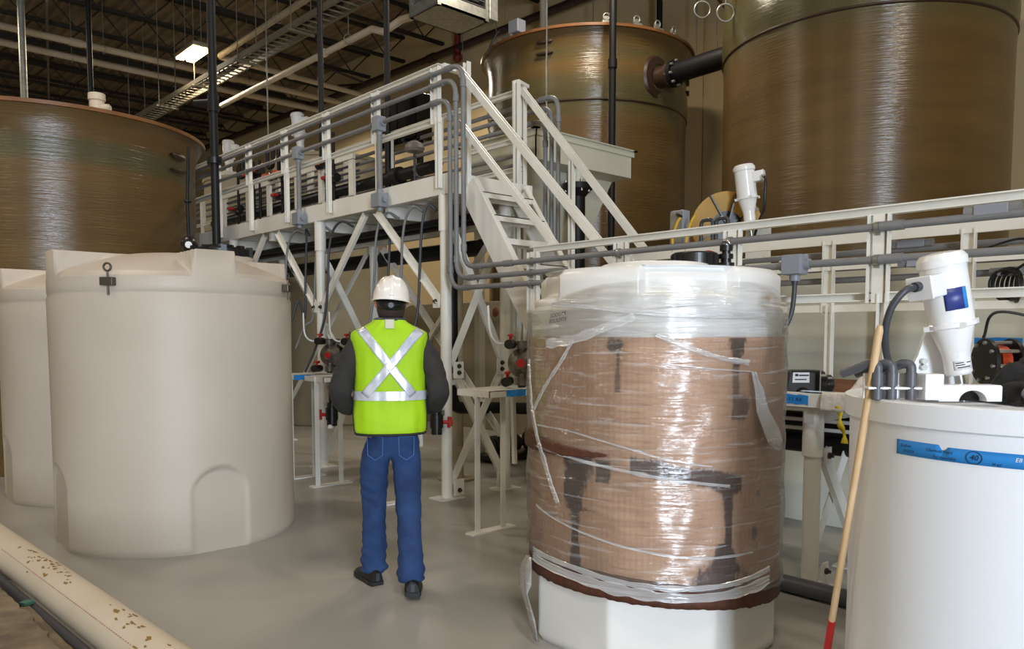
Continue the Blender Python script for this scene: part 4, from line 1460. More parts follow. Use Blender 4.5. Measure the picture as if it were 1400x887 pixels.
# left tank vent cap
t = thing('vent_cap', 'short cream pipe cap on the roof of the left brown tank', 'pipe cap', (2.82, 10.64, 4.1))
mb = MB(); mb.cyl((2.82, 10.64, 4.10), (2.82, 10.64, 4.38), .085, None, 24); mb.cyl((2.82, 10.64, 4.38), (2.82, 10.64, 4.46), .098, None, 24); mb.build('cap_body', 'pvc_white', t)
mb = MB(); mb.cyl((2.82, 10.64, 4.29), (2.93, 10.54, 4.29), .05, None, 14); mb.cyl((2.93, 10.54, 4.29), (2.94, 10.53, 4.29), .036, None, 14); mb.build('side_outlet', 'pvc_white', t)
# reel, disconnect and cords behind the low walkway
t = thing('cable_reel', 'mustard yellow cable reel with black core, behind the low walkway', 'reel', (6.05, 4.02, 2.02))
Rr = aim((-.75, -.66, 0))
rc = Vector((6.05, 3.82, 2.46))
for k in (-1, 1):
    mb = MB(); mb.lathe(rc + Rr @ Vector((0, 0, .06 * k)), [(.12, -.008), (.30, -.008), (.30, .008), (.12, .008), (.12, -.008)], 40, Rr); mb.build('reel_flange', 'reel', t)
mb = MB(); mb.lathe(rc, [(.24, -.055), (.24, .055)], 32, Rr); mb.lathe(rc, [(0, -.08), (.13, -.075), (.13, .075), (0, .08)], 24, Rr); mb.build('reel_core', 'black_plastic', t)
mb = MB()
for k in range(4):
    b = k * PI / 2 + .5
    mb.bar(rc + Rr @ Vector((0, 0, .068)), rc + Rr @ Vector((.3 * math.cos(b), .3 * math.sin(b), .068)), .06, .012)
mb.bar(rc + Rr @ Vector((.02, 0, .074)), rc + Rr @ Vector((.27, -.06, .074)), .22, .012)
mb.build('reel_spokes', 'black_plastic', t)
mb = MB()
for k in (-.09, .09):
    mb.bar(Vector((rc.x, rc.y, 2.02)) + Rr @ Vector((0, 0, k)), rc + Rr @ Vector((0, 0, k)), .05, .02)
mb.box((rc.x, rc.y, 2.03), (.18, .3, .02))
mb.build('reel_stand', 'black_plastic', t)
t = thing('disconnect_switch', 'grey switch box with yellow cords on the rear low railing', 'electrical box', (5.42, 3.86, 2.2))
MB().box((5.43, 3.86, 2.40), (.10, .13, .28)).build('box_body', 'grey_box', t, .01)
MB().box((5.375, 3.86, 2.40), (.012, .11, .25)).build('cover', 'galv', t)
MB().cyl((5.36, 3.80, 2.48), (5.30, 3.80, 2.49), .014, None, 8).build('switch_knob', 'black_plastic', t)
for k, (y0, dy) in enumerate(((3.82, -.02), (3.68, .0))):
    tag(MB().tube(spline([(5.34, y0 - .03, 2.47), (5.33, y0, 2.42), (5.33, y0 + .04, 2.30), (5.34, y0 + .06 + dy, 2.1), (5.33, y0 + .05, 1.92), (5.34, y0 + .03, 1.6)]), .012, 8).build('yellow_cord', 'yellow'),
        'yellow cord hanging behind the low railing, ' + ('at the grey switch box' if k == 0 else 'nearer the reel'), 'cord', 'yellow cords by the switch box')
t = thing('conduit_loop', 'small bent grey conduit frame beside the yellow reel', 'conduit', (5.44, 3.6, 2.1))
for y in (3.66, 3.52):
    MB().tube(fillet([(5.44, y, 1.9), (5.44, y, 2.44), (5.44, y - .11, 2.44), (5.44, y - .11, 2.1)], .04), .016, 8).build('bent_pipe', 'dark_grey', t)
for k, y in enumerate((3.70, 3.50)):
    tag(MB().tube(spline([(5.32, y + .08, 2.13), (5.31, y + .02, 2.17), (5.31, y - .06, 2.15), (5.32, y - .12, 2.10)]), .010, 8).build('red_hose', 'red'),
        'short red hose draped over the rear low railing, ' + ('left one' if k == 0 else 'right one'), 'hose', 'red hoses by the switch box')

# ================================================================ UNDER THE WALKWAYS
t = thing('drain_pipe', 'fat black pipe that drops beside the corner column and turns level', 'pipe', (5.3, 6.5, .7))
MB().tube(fillet([(4.66, 5.95, 2.75), (4.66, 5.95, .80), (5.30, 5.95, .76), (5.70, 5.6, .74)], .14), .060, 16).build('pipe_run', 'black_pipe', t)
MB().cyl((4.66, 5.95, 1.0), (4.66, 5.95, 1.12), .075, None, 16).build('coupling', 'black_pipe', t)
for k, (x, z, r, lab_) in enumerate(((5.16, 2.40, .085, 'fat black pipe slung lowest under the tall walkway'), (4.95, 2.62, .03, 'thin dark pipe under the tall walkway deck, outer of three'), (5.06, 2.63, .03, 'thin dark pipe under the tall walkway deck, middle of three'), (4.75, 2.63, .035, 'thin dark pipe under the tall walkway deck, inner of three'))):
    tag(MB().tube([(x, 5.75 if k else 6.1, z), (x, 15, z)], r, 14).build('black_main', 'black_pipe'), lab_, 'pipe', 'pipes under the tall deck')
tag(MB().span((5.86, 2.36, 1.0), (5.93, 2.42, 2.02)).build('timber_strip', 'board'), 'upright brown timber strip against the pale wall behind the low railing', 'timber')
t = thing('support_post', 'beige round post on a disc foot, under the tall walkway', 'post', (5.02, 6.34, 0))
MB().cyl((5.02, 6.34, .01), (5.02, 6.34, 2.76), .075, None, 24).build('post_shaft', 'pit_wall', t)
MB().cyl((5.02, 6.34, 0), (5.02, 6.34, .02), .20, None, 28).build('base_disc', 'pit_wall', t)
t = thing('floor_pump', 'low black pump set on the floor under the stairs', 'pump', (6.3, 7.2, 0))
pm_ = Vector((6.35, 6.9, 0))
mb = MB(); mb.box(pm_ + Vector((0, 0, .06)), (.95, .35, .05)); mb.box(pm_ + Vector((-.35, 0, .02)), (.08, .34, .04)); mb.box(pm_ + Vector((.35, 0, .02)), (.08, .34, .04)); mb.build('skid', 'black_plastic', t)
mb = MB(); mb.cyl(pm_ + Vector((-.38, 0, .20)), pm_ + Vector((.05, 0, .20)), .10, None, 20); mb.cyl(pm_ + Vector((.05, 0, .20)), pm_ + Vector((.25, 0, .20)), .05, None, 16); mb.cyl(pm_ + Vector((.25, 0, .20)), pm_ + Vector((.36, 0, .20)), .13, None, 20); mb.build('motor_body', 'black_plastic', t)
mb = MB()
for k in range(6):
    mb.cyl(pm_ + Vector((-.34 + .06 * k, 0, .20)), pm_ + Vector((-.33 + .06 * k, 0, .20)), .112, None, 20)
mb.build('cooling_fins', 'dark_grey', t)
tag(MB().box((5.52, 5.62, .06), (.14, .22, .12), Matrix.Rotation(.5, 3, 'Z')).build('wood_block', 'plywood', None, .004), 'short brown timber block on the floor left of the wrapped tank', 'block')
t = thing('floor_pipe', 'dark blue-grey pipe lying on the floor beneath the low walkway', 'pipe', (4.24, 2, 0))
MB().tube([(4.24, 3.2, .052), (4.24, -1.2, .052)], .05, 16).build('pipe_run', 'pvc_dark', t)
MB().cyl((4.24, 1.2, .052), (4.24, 1.06, .052), .060, None, 18).build('coupling', 'pvc_dark', t)
for k, z in enumerate((.92, .80)):
    tag(MB().tube([(4.95, 4.4, z), (4.95, -1.2, z)], .085 if k == 0 else .07, 16).build('black_main', 'black_pipe'), ('upper' if k == 0 else 'lower') + ' of two fat black pipes slung under the low walkway deck', 'pipe', 'black pipes under the low deck')
for k, z in enumerate((.985, .93)):
    tag(MB().tube([(4.62, 4.3, z), (4.62, -1.0, z + .01)], .012, 8).build('thin_hose', 'label_white'), ('upper' if k == 0 else 'lower') + ' of two thin pale tubes under the low walkway deck', 'hose', 'pale tubes under the low deck')

# ================================================================ ON THE LOW WALKWAY DECK
t = thing('dosing_pump', 'black pump with a white label on the low walkway deck', 'pump', (4.62, 2.3, LZ))
b0 = Vector((4.60, 2.33, LZ))
Rz = Matrix.Rotation(math.radians(-42), 3, 'Z')
def q(x, y, z): return b0 + Rz @ Vector((x, y, z))
mb = MB()
vs = [q(-.155, -.07, 0), q(.06, -.07, 0), q(.06, .09, 0), q(-.155, .09, 0), q(-.115, -.065, .19), q(.06, -.065, .19), q(.06, .085, .19), q(-.115, .085, .19)]
mb.add(vs, [(0, 3, 2, 1), (4, 5, 6, 7), (0, 1, 5, 4), (1, 2, 6, 5), (2, 3, 7, 6), (3, 0, 4, 7)])
mb.build('pump_housing', 'black_plastic', t, .015)
mb = MB()
mb.add([q(-.095, -.0705, .115), q(.01, -.0705, .115), q(.01, -.068, .178), q(-.09, -.068, .178)], [(0, 1, 2, 3)])
lb = mb.build('label', 'label_white', t, solid=.002)
mb = MB(); mb.box(q(-.07, -.073, .162), (.018, .003, .014), Rz); mb.box(q(-.025, -.073, .160), (.06, .003, .008), Rz); mb.box(q(-.045, -.073, .135), (.07, .003, .006), Rz); mb.build('label_print', 'ink', lb)
MB().cyl(q(-.03, -.06, .035), q(-.03, -.095, .035), .055, .04, 20).build('dome', 'black_plastic', t)
MB().box(q(.075, 0, .095), (.006, .15, .19), Rz).build('end_plate', 'steel', t)
mb = MB()
mb.lathe(q(.08, .01, .10), [(0, 0), (.085, 0), (.085, .04), (.06, .055), (.06, .09), (.05, .10), (0, .10)], 24, aim(Rz @ Vector((1, 0, 0))))
for k in range(8):
    b = 2 * PI * k / 8
    mb.cyl(q(.08, .01 + .07 * math.cos(b), .10 + .07 * math.sin(b)), q(.135, .01 + .07 * math.cos(b), .10 + .07 * math.sin(b)), .009, None, 6)
mb.build('pump_head', 'black_plastic', t)
# rags, gloves, tape
def cloth(name, label, cat, c, sx, sy, h, mat, seed, drape=None, rot=0, group=None):
    rows = []
    N = 22
    Rz_ = Matrix.Rotation(rot, 3, 'Z')
    for i in range(N + 1):
        row = []
        for j in range(N + 1):
            u, v = i / N * 2 - 1, j / N * 2 - 1
            w = max(0, 1 - (abs(u) ** 2.5 + abs(v) ** 2.5) * .9)
            e = 1 + .12 * noise.noise(Vector((u * 2, v * 2, seed)))
            z = h * (w ** .7) * (.75 + .6 * noise.noise(Vector((u * 2.6, v * 2.6, seed + 5)))) + .012 * abs(noise.noise(Vector((u * 6, v * 6, seed)))) + .003
            p = Rz_ @ Vector((u * sx * e, v * sy * e, 0))
            row.append(Vector(c) + p + Vector((0, 0, max(z, .003))))
        rows.append(row)
    if drape:
        for row in rows:
            for p in row:
                drape(p)
    o = MB().grid(rows).build(name, mat, None, solid=.004)
    return tag(o, label, cat, group)
def over_edge(p):
    if p.x < XF - .012:
        d = XF - .012 - p.x
        p.x = XF - .018 - .1 * d
        p.z = LZ + .075 - d * .9 + (p.z - LZ) * .1
    elif p.x < XF + .08:
        p.z = max(p.z, LZ + .078)
cloth('wipes', 'pale blue wipes on the low deck before the black pump', 'wipes', (4.44, 2.10, LZ), .13, .10, .03, 'cloth_blue', 2, over_edge)
cloth('rag', 'cream rag spilling over the edge of the low deck', 'rag', (4.38, 1.93, LZ), .20, .13, .09, 'cloth_white', 9, over_edge)
cloth('rag', 'heap of pale rags on the low deck beside the wooden pole', 'rag', (4.62, 1.90, LZ), .20, .16, .15, 'cloth_white', 14)
cloth('glove', 'yellow work glove on top of the heap of rags', 'glove', (4.60, 1.80, LZ + .13), .08, .05, .025, 'yellow', 4, None, .6)
t = tag(MB().grid([[Vector((4.265 - .004 * i + .012 * math.sin(i * .9), 1.955 - .006 * i + (k - .5) * .028 * (1 + .5 * math.sin(i * 1.3)) , 1.12 - .018 * i)) for k in range(2)] for i in range(12)]).build('caution_tape', 'caution', None, solid=.001),
        'strip of yellow caution tape hanging from the edge of the low deck', 'tape')
tape_piece('tape_label', (XF - .012, 2.24, LZ + .032), .20, .055, (0, -1, 0), P2, 'BL-11 AV', (-1, 0, 0))
tag(tape_piece('tape_strip', (5.945, 1.80, 1.475), .60, .045, (0, -1, 0), None, None, (-1, 0, 0)), 'long strip of blue tape on the wall behind the drum mixer', 'tape')
t = thing('elbow_fitting', 'dark grey elbow lying against the brown kick board', 'fitting', (5.22, 2.12, LZ))
MB().tube(fillet([(5.22, 2.18, LZ + .07), (5.22, 2.10, LZ + .07), (5.22, 2.10, LZ + .0)], .03), .028, 12).build('elbow_body', 'dark_grey', t)
MB().cyl((5.22, 2.16, LZ + .07), (5.22, 2.20, LZ + .07), .034, None, 14).build('elbow_collar', 'dark_grey', t)
# camlock flange pump end behind the drum
t = thing('flanged_pump', 'black pump end with an orange ring, behind the drum', 'pump', (4.5, 1.15, LZ))
fc = Vector((4.58, 1.33, LZ + .27))
Rf = aim((.72, -.69, 0))
mb = MB(); mb.lathe(fc, [(0, 0), (.12, 0), (.12, .02), (0, .02)], 32, Rf); mb.lathe(fc, [(.05, .02), (.05, .13), (.12, .13), (.12, .15), (0, .15)], 32, Rf); mb.build('pump_flange', 'black_plastic', t)
mb = MB()
for k in range(8):
    b = 2 * PI * k / 8 + .2
    o = Rf @ Vector((.10 * math.cos(b), .10 * math.sin(b), 0))
    mb.cut().cyl(fc + o - Rf @ Vector((0, 0, .015)), fc + o + Rf @ Vector((0, 0, .165)), .010, None, 8)
mb.build('bolt', 'steel', t)
MB().lathe(fc, [(.05, .055), (.082, .055), (.082, .105), (.05, .105), (.05, .055)], 32, Rf).build('orange_ring', 'orange', t)
MB().cyl(fc + Rf @ Vector((0, 0, .15)), fc + Rf @ Vector((0, 0, .36)), .06, None, 20).build('pipe_end', 'dark_grey', t)
mb = MB(); mb.box((4.62, 1.28, LZ + .075), (.14, .2, .15), Matrix.Rotation(-.76, 3, 'Z')); mb.build('pump_foot', 'pole', t)
MB().tube(spline([fc + Vector((.05, .02, .12)), fc + Vector((.12, -.02, .26)), fc + Vector((.30, -.25, .20)), fc + Vector((.5, -.5, .1))]), .008, 6).build('wire', 'black_plastic', t)

# ================================================================ WHITE DRUM WITH MIXER
DC, DR, DZ = Vector((2.92, .695, 0)), .55, 1.325
D = thing('white_drum', 'round white open drum with a strip of blue tape, at the right edge', 'drum', DC)
mb = MB()
mb.lathe(DC, [(DR - .03, 0), (DR - .005, .02), (DR - .012, .6), (DR - .004, DZ - .075), (DR + .012, DZ - .068), (DR + .014, DZ - .004), (DR + .008, DZ), (DR - .03, DZ), (DR - .035, DZ - .02)], 128)
mb.build('drum_wall', 'drum_poly', D)
mb = MB(); mb.lathe(DC, [(DR - .03, DZ - .02), (0, DZ - .02)], 96); mb.build('drum_lid', 'drum_poly', D)
def drum(u, v, k=0.0, a0=174.0, z0=1.187, tilt=-.004):
    a = math.radians(a0) + u / DR
    r = DR - .006 + k
    return DC + Vector((r * math.cos(a), r * math.sin(a), z0 + v + tilt * u))
rows = []
for v0 in (-1, 1):
    row = []
    for i in range(41):
        u = -.185 + .37 * i / 40
        v = v0 * .020
        if v0 > 0 and -.045 < u < -.02:
            v -= .010
        if v0 > 0 and u < -.045:
            v += .004
        row.append(drum(u, v, .0025))
    rows.append(row)
tp = MB().grid(rows).build('tape_label', 'tape_blue', D, solid=.001)
def lab(txt, u0, v0, sz, mat='ink', sh=.2):
    text_mesh(txt, sz, 'tape_writing', mat, tp, lambda a, b: drum(u0 + a, v0 + b, .0042), sh)
lab('Sodium', -.150, .008, .013)
lab('4/12/23', -.140, -.008, .012)
lab('Chemical Feed', -.045, .006, .013)
lab('Tec Assembly', -.030, -.012, .012)
lab('40', .050, -.001, .022)
lab('36 gal', .105, -.013, .010)
lab('E8', .155, .004, .016, 'label_white')
mb = MB(); mb.tube([drum(.050 + .020 * math.cos(b), -.001 + .0175 * math.sin(b), .004) for b in [2 * PI * i / 28 for i in range(29)]], .0009, 5); mb.build('ink_circle', 'ink', tp)
# mixer with mounting bracket
cr = Vector((.737, -.676, 0))
ax = (Vector((0, 0, 1)) - cr * .19 + Vector((.0, .0, 0))).normalized()
mp_ = Vector((2.805, .885, 1.395))
t, R, jd, ax, sdv = mixer('white mixer leaning on top of the drum at the right', mp_, ax, .84, -cr + Vector((-.35, -.38, 0)), None)
fw = Vector((-.62, -.72, 0)); fw = (fw - ax * fw.dot(ax)).normalized()
sd2 = ax.cross(fw)
def on_motor(u, v, r=.0705):
    a = u / r
    d = fw * math.cos(a) + (-sd2 if sd2.dot(cr) < 0 else sd2) * math.sin(a)
    return mp_ + ax * v + d * r
def patch(name, u0, u1, v0, v1, r, mat, parent):
    rows = [[on_motor(u0 + (u1 - u0) * i / 8, v, r) for i in range(9)] for v in (v0, v1)]
    return MB().grid(rows).build(name, mat, parent, solid=.0008)
lb = patch('motor_label', -.048, .022, .215, .285, .0712, 'label_blue', t)
patch('label_stripe', .010, .024, .216, .284, .0718, 'tape_blue', lb)
lb = patch('gearbox_label', -.034, .030, .018, .048, .0425, 'label_white', t)
for v, a, b in ((.041, -.028, -.004), (.034, -.028, .0), (.026, -.024, .018), (.040, .006, .024)):
    patch('label_print', a, b, v - .0015, v + .0015, .0432, 'ink', lb)
mb = MB()
pA = mp_ + ax * .31 + jd * .135
mb.tube(spline([pA, pA - cr * .05 + Vector((-.01, -.01, -.015)), pA - cr * .085 + Vector((0, 0, -.07)), pA - cr * .09 + Vector((0.02, 0.02, -.15)), pA - cr * .06 + Vector((.05, .05, -.23)), pA - cr * .02 + Vector((.08, .08, -.27))]), .0115, 10)
mb.build('power_cable', 'dark_grey', t)
MB().cyl(pA - jd * .03, pA + jd * .02, .016, None, 12).build('cable_gland', 'dark_grey', t)
# bracket
mb = MB()
bz = DZ + .002
bp = [mp_ - cr * .16 + Vector((0, 0, bz - mp_.z)), mp_ + cr * .06 + Vector((0, 0, bz - mp_.z)), mp_ + cr * .0 + Vector((0, 0, .20)), mp_ - cr * .05 + Vector((0, 0, .22)), mp_ - cr * .10 + Vector((0, 0, .06))]
bk_ = Vector((.045, .05, 0))
vs = [p + bk_ for p in bp] + [p + bk_ * 1.25 for p in bp]
mb.add(vs, [(0, 1, 2, 3, 4), (9, 8, 7, 6, 5)] + [(i, (i + 1) % 5, 5 + (i + 1) % 5, 5 + i) for i in range(5)])
mb.box(mp_ - cr * .03 + Vector((.02, .02, bz + .006 - mp_.z)), (.26, .16, .012), Matrix.Rotation(math.radians(-42.5), 3, 'Z'))
br = mb.build('mount_bracket', 'enamel', t)
mb = MB()
for dz in (.035, .055):
    pb = mp_ - cr * .085 + Vector((0, 0, dz - .015)) + bk_
    mb.cyl(pb, pb - bk_ * .25, .010, None, 10)
for s in (-.02, .03):
    mb.cyl(mp_ + cr * s + Vector((-.03, -.03, bz + .012 - mp_.z)), mp_ + cr * s + Vector((-.03, -.03, bz + .03 - mp_.z)), .012, None, 8)
mb.build('bolts', 'steel', br)
# grey coupling manifold
t = thing('pipe_manifold', 'row of grey pipe couplings on a white bracket on the drum rim', 'manifold', (2.5, .95, DZ))
Rm = Matrix.Rotation(math.radians(-47), 3, 'Z')
mo = Vector((2.485, .96, DZ + .0))
def mq(x, y, z): return mo + Rm @ Vector((x, y, z))
mb = MB(); mb.box(mq(.015, .035, .04), (.20, .012, .08), Rm); mb.box(mq(.015, .012, .035), (.20, .045, .008), Rm); mb.box(mq(.105, .0, .04), (.055, .05, .08), Rm)
mb.build('bracket', 'enamel', t, .003)
for k, x in enumerate((-.055, -.012, .045)):
    mb = MB()
    mb.cyl(mq(x, 0, .0), mq(x, 0, .033), .0155, None, 18); mb.cyl(mq(x, 0, .03), mq(x, 0, .055), .012, None, 14); mb.cyl(mq(x, 0, .042), mq(x, 0, .083), .0175, None, 18)
    c = mb.build('coupling', 'pvc_dark', t)
    mb = MB(); mb.tube(fillet([mq(x, 0, .08), mq(x, 0, .108), mq(x - .018, .02, .110), mq(x - .045, .055, .092), mq(x - .075, .09, .075)], .02), .0145, 12); mb.build('hose_elbow', 'pvc_dark', c)
# white block with a half round hole
t = thing('notched_block', 'white plastic block with a half-round notch lying on the drum', 'block', (2.66, .80, DZ))
bo = Vector((2.645, .815, DZ - .004))
Rb = Matrix.Rotation(math.radians(-44), 3, 'Z')
def bq(x, y, z): return bo + Rb @ Vector((x, y, z))
out = [(-.095, 0)] + [(-.012 - .042 * math.cos(PI * i / 20) + .02, .034 * math.sin(PI * i / 20)) for i in range(21)] + [(.095, 0), (.095, .045), (.090, .05), (-.09, .05), (-.095, .045)]
n = len(out)
vs = [bq(x, -.03, z) for x, z in out] + [bq(x, .03, z) for x, z in out]
mb = MB(); mb.add(vs, [(i, (i + 1) % n, n + (i + 1) % n, n + i) for i in range(n)])
hole = list(range(1, 22))
for base, rev in ((0, False), (n, True)):
    f1 = [base + i for i in range(0, 11)] + [base + n - 2, base + n - 1]
    f2 = [base + i for i in range(11 - 1, n - 1)]
    for f in (f1, f2):
        mb.add([vs[i] for i in f], [tuple(range(len(f)))[::-1] if rev else tuple(range(len(f)))])
mb.build('block_body', 'enamel', t)
MB().add([bq(x, .012, z) for x, z in out[1:22]], [tuple(range(21))]).build('hollow_shade', 'glass_black', t, solid=.002)  # black sheet across the notch, standing in for the shade inside
tag(MB().box(bq(-.115, .01, .03), (.008, .02, .06), Rb).build('wire_clip', 'teal'), 'small green clip between the couplings and the notched block', 'clip')
cloth('jacket', 'black jacket bundled on the drum beside the mixer', 'jacket', (2.95, .66, DZ - .018), .20, .13, .145, 'cloth_black', 21, None, -.74)
t = thing('mesh_roll', 'roll of shiny wire mesh on the drum, right edge', 'roll', (2.73, .66, DZ))
mb = MB(); a_, b_ = Vector((2.775, .685, DZ + .018)), Vector((2.66, .55, DZ + .03))
mb.tube([a_, a_.lerp(b_, .15), a_.lerp(b_, .5), a_.lerp(b_, .85), b_], [.016, .030, .036, .03, .014], 18); mb.build('mesh_body', 'gauze', t)
mb = MB()
for k in range(60):
    a0 = random.random() * 6.28
    mb.tube([a_.lerp(b_, i / 6) + Vector((math.cos(a0 + i * 1.0) * .034, 0, math.sin(a0 + i * 1.0) * .034)) for i in range(1, 6)], .0012, 4, False)
mb.build('loose_strands', 'steel', t)
# pole
t = thing('wooden_pole', 'long wooden tool handle with a red socket leaning on the white drum', 'pole', (3.02, 1.43, 0))
pt, pf = Vector((2.418, .985, 1.552)), Vector((2.70, 1.30, .012))
pr_ = pf + (pt - pf) * .325
mb = MB(); mb.tube([pr_, pr_.lerp(pt, .5), pr_.lerp(pt, .985), pt], [.0115, .0115, .0115, .008], 14); mb.build('handle', 'pole', t)
mb = MB(); mb.tube([pf, pr_ + (pt - pf) * .012], [.0145, .0132], 14); mb.build('socket', 'red', t)

# ================================================================ FOREGROUND SCRAP
t = thing('plastic_pipe', 'long cream plastic pipe with mud stains lying in the near left corner', 'pipe', (.9, 4, .2))
pa, pb, PR = Vector((.78, 6.4, .25)), Vector((1.01, 2.5, .25)), .10
dpp = (pb - pa).normalized(); ppx = Vector((dpp.y, -dpp.x, 0))
if ppx.x > 0: ppx = -ppx
def on_pipe(s, a, r=PR + .0008):
    return pa + dpp * s + (ppx * math.cos(a) + Vector((0, 0, 1)) * math.sin(a)) * r
mb = MB().tube([pa.lerp(pb, i / 30) for i in range(31)], PR, 40)
for k in range(56):
    cl = random.choice((1.75, 1.95, 2.15, 3.0, 3.1)); s = cl + random.gauss(0, .13)
    a = random.gauss(1.45, .28); w, h = random.uniform(.004, .026), random.uniform(.003, .010)
    ring = [on_pipe(s + w * math.cos(b) * (1 + .4 * math.sin(3 * b + k)), a + h / PR * math.sin(b) * (1 + .4 * math.cos(2 * b + k))) for b in [2 * PI * i / 11 for i in range(11)]]
    mb.add(ring, [tuple(range(11))], False, 1)
for i in range(76):
    s = 1.3 + i * .026
    w = random.uniform(.006, .011)
    mb.add([on_pipe(s - w, .72, PR + .0006), on_pipe(s + w, .72, PR + .0006), on_pipe(s + w, .75, PR + .0006), on_pipe(s - w, .75, PR + .0006)], [(0, 1, 2, 3)], False, 2)
mb.build('pipe_run', ['pvc_white', 'mud', 'red_print'], t)
mb = MB(); mb.cyl(pb - dpp * .14, pb + dpp * .02, PR * 1.1, None, 40); mb.build('pipe_collar', 'pvc_white', t)
def scrap_tube(name, label, cat, p, q_, r, mat):
    return tag(MB().tube([p, q_], r, 18).build(name, mat), label, cat, 'scrap in the near left corner')
scrap_tube('black_pipe', 'dark pipe lying along the near side of the cream plastic pipe', 'pipe', (.672, 6.0, .188), (.868, 2.8, .188), .028, 'dark_grey')
def plank(name, label, p, q_, w, h, seed, mat='board'):
    p, q_ = Vector(p), Vector(q_)
    d = (q_ - p); s = Vector((d.y, -d.x, 0)).normalized()
    rows = []
    N = 60
    for i in range(N + 1):
        c = p + d * i / N
        def edge(k):
            e = .10 * noise.noise(Vector((i * .30, k, 0))) + .10 * (1 if noise.noise(Vector((i * .12, k + 3, 0))) > .12 else 0)
            return w / 2 * (1 + e)
        e0, e1 = edge(seed), edge(seed + 9)
        rows.append([c - s * e0, c + s * e1, c + s * e1 + Vector((0, 0, h)), c - s * e0 + Vector((0, 0, h))])
    mb = MB().grid(rows, True, False)
    mb.add(rows[0], [(0, 1, 2, 3)]); mb.add(rows[-1], [(3, 2, 1, 0)])
    return tag(mb.build(name, mat, None, .003), label, 'board', 'scrap in the near left corner')
plank('weathered_board', 'broad muddy board in the bottom left corner, on top of another', (.56, 4.62, .215), (.615, 2.9, .215), .24, .05, 3)
plank('weathered_board', 'muddy board hidden beneath the broad one in the bottom left corner', (.53, 4.9, .162), (.59, 2.9, .162), .22, .05, 5)
plank('weathered_board', 'narrow muddy board between the broad board and the dark pipe', (.735, 4.28, .162), (.775, 2.8, .162), .05, .055, 8)
for k, (y, lab_) in enumerate(((5.6, 'timber bearer under the cream pipe, the farther of two'), (3.1, 'timber bearer under the cream pipe, the nearer of two'))):
    tag(MB().box((.62, y, .08), (.62, .09, .16), Matrix.Rotation(.06, 3, 'Z')).build('timber_bearer', 'board', None, .004), lab_, 'timber', 'scrap in the near left corner')
tag(MB().box((.625, 4.75, .235), (.07, .22, .05), Matrix.Rotation(.1, 3, 'Z')).build('plastic_offcut', 'purple', None, .01), 'purple plastic offcut by the dark pipe in the near left corner', 'offcut', 'scrap in the near left corner')
tag(MB().box((.752, 4.30, .225), (.05, .045, .02), Matrix.Rotation(.4, 3, 'Z')).build('plastic_offcut', 'teal', None, .004), 'small green plastic bit between the boards and the dark pipe', 'offcut', 'scrap in the near left corner')

# ================================================================ ROOF SERVICES
def ring_hanger(t, p, r, z1, axis):
    p = Vector(p)
    mb = MB()
    R = rotm('X', 90) if axis == 'y' else rotm('Y', 90)
    mb.torus(p, r * 1.5, .010, 18, 6, R)
    mb.cyl(p + Vector((0, 0, r * 1.5)), (p.x, p.y, z1), .008, None, 6)
    mb.build('ring_hanger', 'galv', t)
def roof_pipe(name, label, pts, r, mat, cat='pipe', hang=(), group=None, fr=.15, axis='y', fit=()):
    t = thing(name, label, cat, pts[0], group)
    MB().tube(fillet(pts, fr), r, 14).build('pipe_run', mat, t)
    for h in hang:
        ring_hanger(t, h, r, ZC - .05, axis)
    for a, b, k in fit:
        MB().cyl(a, b, r * k, None, 16).build('coupling', mat, t)
    return t
roof_pipe('roof_pipe', 'dusty white pipe crossing under the roof, the upper of the two parallel ones', [(-6, 19.7, 8.0), (11.8, 19.7, 8.0)], .075, 'pipe_white', hang=[(2, 19.7, 8), (5.4, 19.7, 8), (8.8, 19.7, 8)], axis='x', fit=[((4.7, 19.7, 8), (4.95, 19.7, 8), 1.2), ((8.3, 19.7, 8), (8.5, 19.7, 8), 1.25)])
roof_pipe('roof_pipe', 'dusty white pipe crossing under the roof, the lower of the two parallel ones', [(-6, 20.8, 8.0), (11.8, 20.8, 8.0)], .075, 'pipe_white', hang=[(5, 20.8, 8), (8, 20.8, 8)], axis='x', fit=[((7.6, 20.8, 8), (7.8, 20.8, 8), 1.25)])
roof_pipe('roof_pipe', 'dusty white pipe with ring hangers that turns a corner under the roof', [(6.98, 6, 7.5), (6.95, 17.0, 7.5), (12.2, 17.2, 7.45)], .06, 'pipe_white', hang=[(6.97, 12.0, 7.5), (6.96, 14.2, 7.5)], fit=[((8.6, 17.07, 7.49), (8.75, 17.07, 7.49), 1.3)])
roof_pipe('roof_pipe', 'galvanised brace pipe slanting from the left roof edge', [(1.9, 15.6, 6.4), (2.95, 15.9, 7.75)], .06, 'pipe_white')
roof_pipe('gas_pipe', 'pale pipe with an S bend that meets the hanging heater', [(6.80, 9.35, 6.12), (6.95, 10.1, 6.28), (6.98, 10.6, 6.25), (7.02, 11.0, 6.42), (7.2, 17.5, 6.62)], .055, 'pvc_white', hang=[(7.0, 11.7, 6.44)], fr=.3, fit=[((7.06, 12.6, 6.47), (7.065, 12.75, 6.475), 1.3)])
roof_pipe('conduit', 'thin conduit slanting across the roof at the upper left', [(4.2, 19.3, 8.6), (5.9, 27.3, 8.6)], .03, 'conduit_dark', 'conduit')
roof_pipe('sprinkler_main', 'dark red sprinkler main along the long wall', [(12.25, 3, 8.25), (12.25, 34, 8.97)], .085, 'sprinkler', fit=[((12.25, 9.6, 8.40), (12.25, 9.85, 8.41), 1.25), ((12.25, 16.3, 8.56), (12.25, 16.55, 8.565), 1.25), ((12.25, 22, 8.69), (12.25, 22.3, 8.7), 1.25)])
t = thing('fire_valve', 'red valve on the sprinkler main below the hanging heater', 'valve', (12.2, 16, 8.4))
